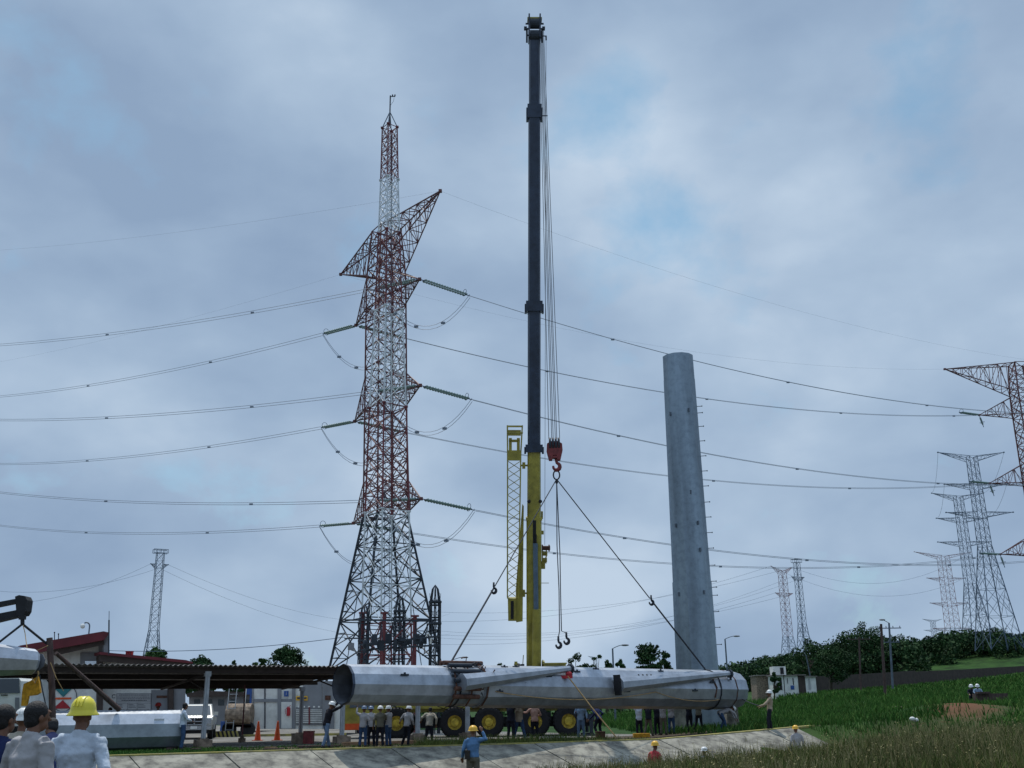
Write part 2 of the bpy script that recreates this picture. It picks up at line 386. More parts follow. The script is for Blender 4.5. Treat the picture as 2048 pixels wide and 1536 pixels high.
def arm(b, prof, rot, c, side, hb, ht, L, htip, rc, rb, n=5):
    "pyramid cross-arm leaving face `side` (0 = local +x, 2 = local -x)"
    dx = Vector((math.cos(rot), math.sin(rot), 0))*(1 if side == 0 else -1)
    ks = (3, 0) if side == 0 else (1, 2)
    lo = sq(interp(prof, hb), hb, rot, c); hi = sq(interp(prof, ht), ht, rot, c)
    tip = Vector(c)+dx*L; tip.z = c[2]+htip; tip.x += LEAN*htip
    roots = [lo[ks[0]], lo[ks[1]], hi[ks[1]], hi[ks[0]]]
    P = [[r.lerp(tip, i/n) for r in roots] for i in range(n+1)]
    for i in range(n):
        for j in range(4):
            b.bar(P[i][j], P[i+1][j], rc)
            if i < n-1: b.bar(P[i+1][j], P[i+1][(j+1) % 4], rb)
            if (i+j) % 2 == 0: b.bar(P[i][j], P[i+1][(j+1) % 4], rb)
            else: b.bar(P[i][(j+1) % 4], P[i+1][j], rb)
    b.box(tip, (.3, .3, .25))
    return tip
def seq(h0, h1, n, g=1.0):
    ws = [g**i for i in range(n)]; s = sum(ws); out = [h0]
    for x in ws: out.append(out[-1]+(h1-h0)*x/s)
    return out
def pylon(label, X, Y, z, rot, lower='dark_lattice', upper='red_lattice', thick=1.0, dense=True, group=None, h0=17.0, waist=(17.0, 3.0)):
    c = (X, Y, z); prof = [(0, 8.9), (waist[0]+1.3, waist[1]), (42, 2.85), (47, 2.1)]
    T = thing('transmission_tower', c, label, 'power pylon', group)
    dz = 1.3
    hs = seq(0, h0+dz, 5, .86); hu = seq(h0+dz, 47, 14, 1.0)
    for k in range(4):
        l_ = MB()
        P = [sq(interp(prof, h), h, rot, c)[k] for h in (0, h0+dz)]; l_.bar(P[0], P[1], .13*thick); l_.box(P[0]+Vector((0, 0, .2)), (.9, .9, .7))
        l_.build('leg', lower, T)
    b = MB(); panels(b, prof, hs, rot, c, 0, .062*thick, legs=False, sub=2 if dense else 0); b.build('lower_bracing', lower, T)
    b = MB(); panels(b, prof, hu, rot, c, .09*thick, .05*thick, sub=1 if dense else 0); b.build('tower_body', upper, T)
    tips = []
    for H in (37.85, 27.65, 17.45):
        for s in (0, 2):
            b = MB(); tips.append(arm(b, prof, rot, c, s, H-.2+dz, H+2.9+dz, 7.0, H+dz, .06*thick, .035*thick)); b.build('crossarm', upper, T)
    for s in (0, 2):
        b = MB(); tips.append(arm(b, prof, rot, c, s, 41.0+dz, 46+dz-.4, 11.1, 45.0+dz, .065*thick, .04*thick, 8)); b.build('peak_arm', upper, T)
    return T, tips        # order: near,far x3, then peaks
ROT1 = math.atan2(-.84, .54)
zc = -1.3
LEAN = -.020
P1, TP1 = pylon('tall red-brown lattice pylon with dark splayed legs, behind the red and white mast', -11.35, 95, zc, ROT1, thick=1.05)
LEAN = 0
z2 = 3.0-1.3-.3
P2, TP2 = pylon('rusty red lattice pylon cut off by the right edge of the picture', 75.6, 149, z2, math.pi, 'grey_lattice', 'red_lattice', 1.15)
# TP2 local +x points to -X because rot = pi: side 0 -> left
# red and white mast
def mast():
    c0 = W(776, 1245, 84); c = (c0.x, 84, -1.3)
    T = thing('lattice_mast', c, 'slender lattice mast painted in red and white bands, top mast of the picture', 'mast')
    global LEAN; LEAN = -.016
    prof = [(0, 2.95), (7.8, 2.78), (16.7, 2.55), (25.5, 2.2), (34.2, 1.66), (41.4, 1.33), (46.6, 1.12), (51.9, .97)]
    bands = [(0, 7.8, 'red', 3), (7.8, 16.7, 'white', 3), (16.7, 25.5, 'red', 4), (25.5, 34.2, 'white', 4), (34.2, 41.4, 'red', 4), (41.4, 46.6, 'white', 4), (46.6, 51.9, 'red', 4)]
    rot = R(40)
    for a, b_, m, n_ in bands:
        b = MB(); panels(b, prof, seq(a, b_, n_), rot, c, .085 if a < 30 else .07, .036, sub=0 if a < 20 else 1)
        for p in sq(interp(prof, b_), b_, rot, c): b.box(p, (.26, .26, .12))
        o = b.build('tower_section', m, T); o['label'] = ('red' if m == 'red' else 'white') + ' painted lattice section'
    b = MB(); c1 = (c[0]+LEAN*53, c[1], c[2]); top = Vector((c1[0], c1[1], c1[2]+53.5))
    for p in sq(.97, 51.9, rot, c): b.bar(p, top, .05)
    b.build('peak_frame', 'grey_lattice', T)
    b = MB(); b.bar(Vector((c1[0], c1[1], c1[2]+52)), top+Vector((0, 0, 1.7)), .06, 6); b.bar(top+Vector((0, 0, 1.6)), top+Vector((.45, 0, 1.6)), .04)
    for dx in (.2, .42): b.ball(top+Vector((dx, 0, 1.72)), (.07, .07, .12), 8, 6)
    b.tube([top+Vector((.35, 0, 1.5)), top+Vector((.3, 0, 1.1)), top+Vector((.05, 0, .7))], .015, 5)
    b.build('beacon_rod', 'dark_lattice', T)
    b = MB(); ld = []                       # climbing ladder and feeder cable inside
    for s in (-.2, .2): b.bar(Vector((c[0]+s, c[1], c[2]+1)), Vector((c[0]+s+LEAN*50, c[1], c[2]+51)), .03)
    for i in range(125): b.bar(Vector((c[0]-.2+LEAN*i*.4, c[1], c[2]+1.2+i*.4)), Vector((c[0]+.2+LEAN*i*.4, c[1], c[2]+1.2+i*.4)), .015)
    b.build('ladder', 'grey_lattice', T)
mast(); LEAN = 0
# plain suspension pylons in the distance
def far_pylon(label, px, Y, htop, arms, mats, base=9.0, wst=.5, bw=2.2, cap=None, thick=1.15, rot=R(20), zb=None):
    z = zb if zb is not None else ground(XatZ(px, Y, 5), Y)
    X = XatZ(px, Y, z+htop); c = (X, Y, z)
    T = thing('transmission_tower', c, label, 'power pylon', 'distant power pylons')
    prof = [(0, base), (htop*wst, bw), (htop, bw*.8)]
    hs = seq(0, htop*wst, 4, .85)
    for k in range(4):
        l_ = MB(); P = [sq(interp(prof, h), h, rot, c)[k] for h in (0, htop*wst)]; l_.bar(P[0], P[1], .10*thick); l_.build('leg', mats[0], T)
    b = MB(); panels(b, prof, hs, rot, c, 0, .045*thick, legs=False, sub=1); b.build('lower_bracing', mats[0], T)
    b = MB(); panels(b, prof, seq(htop*wst, htop, 10), rot, c, .07*thick, .035*thick); b.build('tower_body', mats[1], T)
    tips = []
    for (fh, L, up) in arms:
        for s in (0, 2): b = MB(); tips.append(arm(b, prof, rot, c, s, htop*fh-1.2, htop*fh, L, htop*fh+up, .05*thick, .03*thick, 4)); b.build('crossarm', mats[1], T)
    if cap:
        b = MB(); dx = Vector((math.cos(rot), math.sin(rot), 0)); C = Vector((X, Y, z+htop))
        for s in (-.9, .9):
            n_ = Vector((-dx.y, dx.x, 0))*s; b.bar(C-dx*cap+n_+Vector((0, 0, 1)), C+dx*cap+n_+Vector((0, 0, 1)), .09*thick); b.bar(C-dx*cap+n_, C+dx*cap+n_, .09*thick)
            for i in range(5): b.bar(C+dx*(cap*(i-2)/2)+n_, C+dx*(cap*(i-2)/2)+n_+Vector((0, 0, 1)), .06*thick)
        b.build('platform', mats[1], T)
    return tips
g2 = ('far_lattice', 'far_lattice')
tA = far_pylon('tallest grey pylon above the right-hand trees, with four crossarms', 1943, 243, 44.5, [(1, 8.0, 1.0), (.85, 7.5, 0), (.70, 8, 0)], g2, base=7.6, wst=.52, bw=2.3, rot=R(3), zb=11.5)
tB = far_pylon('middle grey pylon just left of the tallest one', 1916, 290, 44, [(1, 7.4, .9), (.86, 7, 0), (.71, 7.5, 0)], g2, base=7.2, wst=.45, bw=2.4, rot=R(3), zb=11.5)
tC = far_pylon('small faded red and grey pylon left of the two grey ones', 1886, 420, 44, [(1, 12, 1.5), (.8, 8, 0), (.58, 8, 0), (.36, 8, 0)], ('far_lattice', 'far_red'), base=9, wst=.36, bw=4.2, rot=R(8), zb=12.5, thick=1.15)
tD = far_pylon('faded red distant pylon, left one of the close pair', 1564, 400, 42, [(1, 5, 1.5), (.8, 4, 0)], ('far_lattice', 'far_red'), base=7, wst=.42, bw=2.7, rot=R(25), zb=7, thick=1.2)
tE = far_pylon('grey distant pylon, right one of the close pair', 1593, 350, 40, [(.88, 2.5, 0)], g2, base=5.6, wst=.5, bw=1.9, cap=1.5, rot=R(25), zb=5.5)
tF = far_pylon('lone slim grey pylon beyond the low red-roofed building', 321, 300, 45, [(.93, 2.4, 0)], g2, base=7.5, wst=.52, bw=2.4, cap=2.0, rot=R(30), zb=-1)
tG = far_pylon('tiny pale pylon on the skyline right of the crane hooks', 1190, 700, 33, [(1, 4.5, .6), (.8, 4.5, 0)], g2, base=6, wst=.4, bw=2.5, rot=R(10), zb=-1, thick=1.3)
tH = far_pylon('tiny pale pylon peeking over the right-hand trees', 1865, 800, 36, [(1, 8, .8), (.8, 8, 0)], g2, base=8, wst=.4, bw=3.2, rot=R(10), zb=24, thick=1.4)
# ------------------------------------------------------------------ cables
def cat(a, b, sag, n=28):
    a = Vector(a); b = Vector(b); return [a.lerp(b, i/n)-Vector((0, 0, sag*4*(i/n)*(1-i/n))) for i in range(n+1)]
def bundle(b, pts, sep, r):
    d = (pts[-1]-pts[0]); d.z = 0; d.normalize(); s = Vector((-d.y, d.x, 0))*sep/2
    if sep: b.tube([p+s+Vector((0, 0, sep*.3)) for p in pts], r, 4, caps=False); b.tube([p-s-Vector((0, 0, sep*.3)) for p in pts], r, 4, caps=False)
    else: b.tube(pts, r, 4, caps=False)
def insulator(a, b_, parent):
    b = MB(); a = Vector(a); b_ = Vector(b_); d = (b_-a); L = d.length; d.normalize(); s = d.cross(Vector((0, 0, 1))).normalized()
    q = d.to_track_quat('Z', 'Y').to_matrix().to_4x4()
    for off in (-.2, .2):
        prof = []; n_ = 16
        for i in range(n_):
            z = .45+(L-.9)*i/n_; st = (L-.9)/n_; prof += [(.06, z), (.115, z+st*.3), (.115, z+st*.6), (.06, z+st*.75)]
        b.lathe(prof, 8, Matrix.Translation(a+s*off) @ q)
    o = b.build('insulator_string', 'glass_green', parent)
    f = MB(); f.bar(a, a+d*.5, .05); f.bar(a+d*.45-s*.25, a+d*.45+s*.25, .04); f.bar(b_-d*.45-s*.25, b_-d*.45+s*.25, .05); f.bar(b_-d*.45, b_, .05)
    C = b_-d*.6+Vector((0, 0, .15)); up = s.cross(d).normalized()
    f.tube([C+(s*math.cos(i*math.pi/6)+up*math.sin(i*math.pi/6))*.34 for i in range(13)], .025, 4, caps=False)
    f.build('clamp_frame', 'far_lattice', parent)
def conductor(label, tip, end, sag, dirlen=5.4, jumper=None, strings=True, r=.03, sep=.4):
    tip = Vector(tip); end = Vector(end); pts = cat(tip, end, sag, 34)
    T = thing('overhead_cable', tip, label, 'power cable', 'conductors strung on the pylons')
    d = (pts[1]-pts[0]).normalized(); st = tip+d*dirlen if strings else tip
    pts = [st]+[p for p in pts if (p-tip).length > dirlen+.5] if strings else pts
    b = MB(); bundle(b, pts, sep*.7, r*.8)
    for p in pts[6::8]:
        b.box(p-Vector((0, 0, .05)), (.34, .12, .16))
    b.build('cable', 'wire', T)
    if strings: insulator(tip, st, T)
    if jumper is not None:
        j = Vector(jumper); jp = cat(st, j, 3.6, 14); b = MB(); bundle(b, jp, .35, .022)
        for k_ in (4, 8, 11): b.box(jp[k_], (.4, .15, .2))
        b.build('jumper_loop', 'wire', T)
    return T
LEFT_END = {}
rows = ['top', 'middle', 'bottom']
lefty = {0: (690, 793), 1: (840, 928), 2: (985, 1051)}
dl = Vector(TP2[0])-Vector(TP1[1])
for i in range(3):
    near, far = TP1[2*i], TP1[2*i+1]
    le_n = W(0, lefty[i][0], 134); le_f = W(0, lefty[i][1], 158)
    ext = 1.5
    sn, sf = 2.0, 2.5
    # ends beyond the frame, so that the cable passes the observed height at the picture's left edge
    en = near+(le_n-near)*ext; ef = far+(le_f-far)*ext
    tt = 1/ext; en.z += sn*4*tt*(1-tt)*ext; ef.z += sf*4*tt*(1-tt)*ext
    dn = (cat(near, en, sn)[1]-near).normalized(); df = (cat(far, ef, sf)[1]-far).normalized()
    conductor(f'{rows[i]} left-hand cable from the near arm tips, passing behind the pylon body', near, en, sn)
    conductor(f'{rows[i]} left-hand cable from the far arm tips, ending in green insulators left of the pylon', far, ef, sf)
    rn = Vector(TP2[2*i+1]); rf = Vector(TP2[2*i])
    conductor(f'{rows[i]} right-hand cable from the near arm tips, ending in green insulators right of the pylon', near, rn, 3.4, jumper=near+dn*5.4)
    conductor(f'{rows[i]} right-hand cable from the far arm tips, running behind the pylon to the right', far, rf, 3.0, jumper=far+df*5.4)
    T = thing('jumper', rf, f'{rows[i]} green insulator string and hanging loop on the right-edge pylon', 'insulator', 'insulators on the right-edge pylon')
    insulator(rf, rf+(far-rf).normalized()*4.5, T); insulator(rf, rf-Vector((-.3, .2, 1.9)), T)
for s, (t1, t2, yl, Yl) in enumerate(((TP1[6], TP2[7], 485, 140), (TP1[7], TP2[6], 710, 165))):
    nm = ('right-hand', 'left-hand')[s]
    for a, e, sg, q in ((t1, Vector(t2), 3.0, 'right'), (t1, t1+(W(0, yl, Yl)-t1)*1.4, 1.5, 'left')):
        T = thing('earth_wire', a, f'thin earth wire leaving the pylon\'s {nm} peak towards the {q}', 'power cable', 'earth wires'); b = MB(); bundle(b, cat(a, e, sg), 0, .007); b.build('cable', 'wire', T)
nfar = 0
def farwire(a, e, sag, r=.035, lab='faint thin power cable low in the sky between distant pylons'):
    global nfar; nfar += 1
    b = MB(); a = Vector(a); b.tube(cat(a, e, sag, 20), r, 3, caps=False)
    o = b.build('distant_cable', 'far_lattice', loc=a); tag(o, lab, 'power cable', 'distant power cables')
for i in (0, 1): farwire(tF[i], W(-60, 1175+30*i, 330), 4, lab=('upper', 'lower')[i]+' faint cable from the lone grey pylon off to the left edge')
for i in (0, 1): farwire(tF[i], W(900, 1228+40*i, 500), 9, lab=('upper', 'lower')[i]+' faint cable from the lone grey pylon towards the big pylon')
farwire(W(120, 1296, 120), W(690, 1274, 110), .8, .035, lab='darker cable rising from the low red roof to the foot of the big pylon')
on = ('topmost', 'second', 'third', 'lowest')
for i in range(4): farwire(tD[i], W(760, 1215+22*i, 460), 8, .04, lab=on[i]+' faint cable from the faded red distant pylon leftwards behind the crane')
for i in range(2): farwire(tC[2*i], tD[i], 9, .04, lab=on[i]+' faint cable linking the two faded red distant pylons')
for i in range(2): farwire(tE[i], W(880, 1262+14*i, 380), 7, .03, lab=on[i]+' faint cable from the grey pylon of the close pair leftwards')
for i in range(4): farwire(tB[i], tA[i], 2, lab=on[i]+' short cable between the two grey pylons on the right')
# ------------------------------------------------------------------ big galvanised pipe on the slings
def seg_ring(b, axis0, axis1, r0, r1, n, ph=0, caps=False): b.tube([axis0, axis1], [r0, r1], n, ref=(0, 0, 1), caps=caps, ph=ph)
PA = W(672, 1369, 39.6); PB = W(1469, 1380, 54.2); PA.x += .25
ax = (PB-PA).normalized(); PL = (PB-PA).length; side = Vector((ax.y, -ax.x, 0)).normalized()  # towards the camera
RL, RR = .715, .93
def pp(t): return PA+(PB-PA)*t
def pr(t): return RL+(RR-RL)*t
pipe = thing('steel_pole_shaft', PA, 'huge galvanised pole shaft hanging level from the crane, open end at its left', 'steel pole')
b = MB(); n12 = 12
outer = [(t, pr(t)) for t in (0, .27)]
b.tube([pp(0), pp(.268)], [RL, pr(.268)], n12, ref=(0, 0, 1), caps=False, ph=0)
b.build('shaft_section', 'zinc', pipe)
b = MB(); b.tube([pp(.268), pp(.985), pp(1)], [pr(.268)+.05, pr(.985), pr(1)*.93], n12, ref=(0, 0, 1), caps=True, ph=0); b.build('shaft_section', 'zinc', pipe)
b = MB(); b.tube([pp(-.0005), pp(.2)], [RL-.025, RL-.0], n12, ref=(0, 0, 1), caps=False, ph=0)
b.tube([pp(.2), pp(.201)], [RL, RL], n12, ref=(0, 0, 1), caps=True, ph=0); b.build('shaft_interior', 'zinc_in', pipe)
b = MB(); b.tube([pp(-.001), pp(.0035)], [RL+.012, RL+.012], n12, ref=(0, 0, 1), caps=False, ph=0); b.build('end_rim', 'navy', pipe)
for t in (.958,):
    b = MB(); b.tube([pp(t), pp(t+.003)], [pr(t)+.02, pr(t)+.02], n12, ref=(0, 0, 1), caps=False, ph=0); b.build('strap_band', 'rust', pipe)
up = Vector((0, 0, 1))
def onpipe(t, deg, off=0):  # deg from straight up towards the camera side
    r = pr(t)*.985+off; return pp(t)+up*(r*math.cos(R(deg)))+side*(r*math.sin(R(deg)))
for t, dg in ((.10, 62), (.205, 62), (.42, 60), (.50, 40), (.56, 22), (.74, 30), (.88, 70), (.33, 20), (.36, 15), (.62, 100), (.82, 95), (.30, 105)):
    b = MB(); c = onpipe(t, dg, .03); b.box(c, (.34, .06, .07), ax.to_track_quat('X', 'Z').to_matrix()); b.box(c+up*.04, (.08, .08, .1)); b.build('lifting_lug', 'dark_lattice', pipe)
for i in range(4):
    b = MB(); b.ball(onpipe(.665+.012*i, 48, .0), .045, 8, 6); b.build('bolt_hole', 'black', pipe)
# arms lying along the shaft
def tpx(px):
    inv = CM.to_3x3().inverted(); lo, hi = 0, 1
    for _ in range(30):
        m = (lo+hi)/2; c = inv @ pp(m)
        if 1024-c.x/c.z*F < px: lo = m
        else: hi = m
    return lo
for (pa, da, pb, db, flange) in ((893, 84, 1120, 44, False), (1203, 84, 1434, 50, True)):
    A = onpipe(tpx(pa), da, .22); B = onpipe(tpx(pb), db, .24); q = (B-A).normalized()
    o = MB(); o.tube([A, A.lerp(B, .985)], [.34, .135], 8, ref=(0, 0, 1), caps=True, ph=.5); o.build('pole_arm', 'zinc', pipe)
    o = MB(); o.tube([A.lerp(B, .985), A.lerp(B, 1.0)], [.21, .21], 8, ref=(0, 0, 1), ph=.5); o.box(B-up*.2, (.1, .1, .22)); o.build('arm_end_flange', 'dark_lattice', pipe)
    if flange: o = MB(); o.box(A-q*.06, (.09, .34, .86), q.to_track_quat('X', 'Z').to_matrix()); o.build('arm_base_flange', 'black', pipe)
# clamping gear round the joint
cl = thing('joint_clamp', pp(.24), 'bundle of rusty jacks, chains and bars strapped round the joint of the big hanging shaft', 'clamp gear')
b = MB()
for t in (.2, .235, .27): b.tube([pp(t), pp(t+.004)], [pr(t)+.09]*2, 12, ref=(0, 0, 1), caps=False, ph=0)
b.build('chain_band', 'rust', cl)
for dg, ln in ((-8, .09), (8, .085), (52, .06), (78, .055), (98, .055), (118, .055), (30, .05)):
    b = MB(); b.tube([onpipe(.198, dg, .13), onpipe(.198+ln, dg, .13)], .085, 8); b.build('jack_bar', 'rust' if abs(dg) < 20 or dg > 90 else 'dark_lattice', cl)
for i in range(9):
    b = MB(); dg = -20+i*17; p0 = onpipe(.262, dg, .08); pts = [p0]
    for j in range(4): p0 = p0+Vector((random.uniform(-.25, .25), random.uniform(-.1, .1), random.uniform(-.16, .22))); pts.append(p0)
    b.tube(pts, .025, 5); b.build('loose_cable', 'rust' if i % 2 else 'dark_lattice', cl)
b = MB(); c = onpipe(.46, 64, .12); b.box(c, (.5, .14, .12)); b.ball(c+Vector((.1, 0, .12)), (.14, .08, .1)); tag(b.build('come_along_winch', 'emred', loc=c), 'small red hand winch strapped to the middle of the hanging shaft', 'winch')
def rope(label, pts, r, m, cat_='rope', group=None, name='rope'):
    b = MB(); b.tube(pts, r, 6); return tag(b.build(name, m, loc=pts[0]), label, cat_, group)
a0 = onpipe(.46, 64, .2)
rope('tan guide rope running from the shaft winch down to the yellow kerb', [a0, a0.lerp(W(1232, 1474, 45.5), .5)-Vector((0, 0, .05)), W(1232, 1474, 45.5)], .028, 'rope_tan')
rope('tan rope sagging along the middle of the hanging shaft', cat(onpipe(.29, 105, .05), onpipe(.70, 100, .06), .32, 14), .018, 'rope_tan')
rope('slack tan rope trailing off the right part of the shaft', cat(onpipe(.70, 100, .06), onpipe(.9, 120, .06), .2, 10), .016, 'rope_tan')
rope('thin dark sling line tied below the first arm tip', [W(1118, 1352, 46.9), onpipe(.36, 80, .03)], .014, 'rope_dark')
rope('short strap hanging down the right part of the shaft', [onpipe(.885, 60, .02), onpipe(.89, 85, .03), onpipe(.887, 115, .03)], .04, 'rust')
# vertical pole
pz = -1.3; PX = XatZ(1397, 62, 1.0); po = thing('steel_pole', (PX, 62, ground(PX, 62)), 'tall upright galvanised pole section standing open-topped behind the hanging shaft', 'steel pole')
base = Vector((PX, 62, ground(PX, 62)-.1)); Ht = W(1356, 714, 62).z
def pring(z): f_ = (z-base.z)/(Ht-base.z); return 1.235+(.965-1.235)*f_
zs1 = W(1388, 1165, 62).z; zs2 = W(1360, 762, 62).z
for z0, z1, e in ((base.z, zs1, .03), (zs1-.02, zs2, .0), (zs2, Ht, -.012)):
    b = MB(); b.tube([Vector((PX, 62, z0)), Vector((PX, 62, z1))], [pring(z0)+e, pring(z1)+e], 12, ref=(1, 0, 0), caps=False, ph=.2)
    if z1 == Ht: b.tube([Vector((PX, 62, z1-.01)), Vector((PX, 62, z1-3))], [pring(z1)+e-.03, pring(z1)-.02], 12, ref=(1, 0, 0), caps=False, ph=.2); b.tube([Vector((PX, 62, Ht-3)), Vector((PX, 62, Ht-3.01))], [.93, .93], 12, ref=(1, 0, 0), ph=.2)
    b.build('shaft_section', 'zinc_pole', po)
for y in (815, 828, 855, 884, 914, 944, 974, 1006, 1036, 1067, 1098, 1132, 1164, 1176, 1192, 1224, 1256, 1290):
    z = W(1400, y, 62).z; b = MB(); d_ = Vector((math.cos(R(-14)), math.sin(R(-14)), 0)); p = Vector((PX, 62, z))+d_*(pring(z)-.03); b.bar(p, p+d_*.30, .022); b.box(p+d_*.3, (.04, .06, .07)); b.build('step_bolt', 'dark_lattice', po)
for px, y in ((1377, 820), (1333, 826), (1345, 1050), (1394, 1046), (1398, 1100), (1352, 1188), (1405, 1185), (1380, 985)):
    q = W(px, y, 62-.9); b = MB(); dd = Vector((q.x-PX, q.y-62, 0)).normalized(); c = Vector((PX, 62, q.z))+dd*(pring(q.z)); b.box(c, (.08, .14, .22), dd.to_track_quat('Y', 'Z').to_matrix()); b.build('lug_plate', 'grey_lattice', po)
# ------------------------------------------------------------------ crane
CZ = -1.33; CY = 57.6
Xof = lambda px, y=1450, Y=57.6: W(px, y, Y).x
CR = thing('mobile_crane', (Xof(960), CY, CZ), 'huge yellow all-terrain crane with dark blue telescopic boom raised, parked behind the shaft', 'mobile crane')
x0, x1 = Xof(697), Xof(1205)
b = MB(); b.box(((x0+x1)/2+.6, CY+.1, CZ+1.42), (x1-x0-1.6, 2.0, .3)); b.box(((x0+x1)/2+1, CY+.1, CZ+1.75), (x1-x0-3.2, 2.6, .6)); b.build('carrier', 'yellow', CR)
b = MB(); b.box(((x0+x1)/2+.6, CY, CZ+.75), (x1-x0-2.2, 1.2, .5)); 
for i in range(7): b.box((x0+2.8+i*1.5, CY-1.0, CZ+1.0), (.5, .3, .4))
b.build('underframe', 'black', CR)
b = MB(); cx = x0+.95; pf = [(-1.0, .45), (1.0, .45), (1.0, 2.55), (-.7, 2.55), (-1.02, 1.6)]
b.prism([(cx+p[0], CY-1.35, CZ+p[1]) for p in pf], (0, 2.7, 0)); cabo = b.build('carrier_cab', 'yellow', CR)
b = MB(); b.prism([(cx-.72, CY-1.36, CZ+1.55), (cx+.55, CY-1.36, CZ+1.55), (cx+.55, CY-1.36, CZ+2.35), (cx-.55, CY-1.36, CZ+2.35)], (0, -.02, 0)); b.build('side_window', 'glass', cabo)
b = MB(); b.box((cx-.2, CY-1.40, CZ+.62), (1.4, .1, .3)); b.build('bumper', 'orange', CR)
def wheel(px, yc, R_=.76, side_=-1):
    c = W(px, yc, CY-1.28); c.z = CZ+R_
    b = MB(); Mx = Matrix.Translation(c) @ Matrix.Rotation(math.pi/2, 4, 'X')
    b.lathe([(.36, .24), (.60, .26), (.71, .24), (.76, .16), (.775, 0), (.76, -.16), (.71, -.24), (.60, -.26), (.36, -.24)], 28, Mx)
    for k in range(26):
        a = 2*math.pi*k/26
        for s in (-1, 1): b.box(c+Vector((math.cos(a+.06*s)*.765, .12*s, math.sin(a+.06*s)*.765)), (.07, .22, .05), Matrix.Rotation(-a+math.pi/2, 3, 'Y'))
    ty = b.build('wheel', 'rubber', CR, smooth=False)
    b = MB(); b.lathe([(.42, .20), (.40, .24), (.35, .14), (.22, .12), (.20, .22), (.12, .23), (.001, .23)], 24, Mx)
    for k in range(10): a = 2*math.pi*k/10; b.ball(c+Vector((math.cos(a)*.28, -.15, math.sin(a)*.28)), .028, 6, 4)
    b.build('rim', 'yellow_rim', ty, smooth=False)
for px in (794, 910, 978, 1070, 1137): wheel(px, 1445)
for px in (794, 910, 978, 1070, 1137):   # far side wheels
    c = W(px, 1445, CY-1.28); b = MB(); b.tube([(c.x, CY+1.0, CZ+.76), (c.x, CY+1.5, CZ+.76)], .76, 24); b.build('far_wheel', 'rubber', CR, smooth=False)
for px in (742, 1178):
    for sy in (-1, 1):
        xx = Xof(px); b = MB(); b.box((xx, CY+sy*1.2, CZ+.9), (.4, .5, .4)); b.tube([(xx, CY+sy*1.7, CZ+.9), (xx, CY+sy*1.7, CZ+.15)], .1, 8); b.box((xx, CY+sy*1.7, CZ+.07), (.7, .7, .12)); b.build('outrigger', 'dark_lattice', CR)
b = MB(); tx = Xof(1066, 1340); b.tube([(tx, CY+.2, CZ+2.05), (tx, CY+.2, CZ+2.3)], 1.1, 24); b.build('turntable', 'black', CR)
b = MB(); b.box((tx, CY+1.4, CZ+2.85), (2.3, 3.4, 1.1)); b.box((tx-.9, CY+.2, CZ+3.05), (.16, 2.2, 1.4)); b.box((tx+.62, CY+.2, CZ+3.0), (.16, 2.2, 1.3)); b.build('superstructure', 'yellow', CR)
b = MB(); b.box((tx, CY+3.3, CZ+2.8), (2.6, 1.0, 1.6)); b.build('counterweight', 'yellow', CR)
b = MB(); xc = Xof(1108, 1334); b.box((xc, CY-.3, CZ+2.95), (1.15, 1.8, 1.3)); b.box((xc, CY-.3, CZ+3.62), (1.25, 1.9, .06)); oc = b.build('operator_cab', 'yellow', CR)
b = MB(); b.box((xc, CY-1.22, CZ+3.2), (.9, .03, .6)); b.box((xc+.59, CY-.3, CZ+3.2), (.03, 1.4, .6)); b.build('cab_window', 'glass', oc)
# boom line
B0 = W(1067, 1352, 57.9); B0.z = 1.0; B1 = W(1069, 58, 49.6)
bd = (B1-B0).normalized(); bx = Vector((1, 0, 0)); bx = (bx-bd*bx.dot(bd)).normalized(); by = bd.cross(bx)
def bt(y):
    "fraction of the boom whose picture row is y"
    inv = CM.to_3x3().inverted(); lo, hi = -.2, 1.2
    for _ in range(40):
        m = (lo+hi)/2; c = inv @ (B0+(B1-B0)*m); q = 768+c.y/c.z*F
        if q > y: lo = m
        else: hi = m
    return (lo+hi)/2
def bpnt(y, dx=0, dy=0): return B0+(B1-B0)*bt(y)+bx*dx+by*dy
def boomsec(ya, yb, w0, w1, m, name='boom_section'):
    b = MB(); A = bpnt(ya); B = bpnt(yb)
    # cross-section with bevelled corners and rounded belly
    def ring(c, w_): 
        h = w_*1.22; pr_ = [(-.5, -.3), (-.38, -.5), (.38, -.5), (.5, -.3), (.5, .38), (.36, .5), (-.36, .5), (-.5, .38)]
        return [c+bx*(p[0]*w_)+by*(p[1]*h) for p in pr_]
    V = ring(A, w0)+ring(B, w1); n_ = 8
    b.add(V, [tuple(range(n_)), tuple(range(n_, 2*n_))]+[(i, (i+1) % n_, (i+1) % n_+n_, i+n_) for i in range(n_)])
    return b.build(name, m, CR)
bR = Matrix((bx, by, bd)).transposed()
bw = lambda px, y: px/F*(-(CM.to_3x3().inverted() @ bpnt(y)).z)
boomsec(1352, 1037, bw(29, 1340), bw(30, 1037), 'yellow'); boomsec(1037, 893, bw(27, 1037), bw(26, 893), 'yellow')
boomsec(893, 612, bw(25.5, 893), bw(25.5, 612), 'navy'); boomsec(612, 228, bw(24.5, 612), bw(24, 228), 'navy'); boomsec(228, 70, bw(22, 228), bw(21.5, 70), 'navy')
for y, w_, h_ in ((897, 34, .42), (614, 33, .55), (226, 28, .75)):
    b = MB(); W_ = bw(w_, y); b.box(bpnt(y), (W_, W_*1.15, h_), bR); 
    for s in (-1, 1): b.box(bpnt(y+4, s*W_*.52), (.1, .5, h_*.9), bR)
    b.build('section_collar', 'navy', CR)
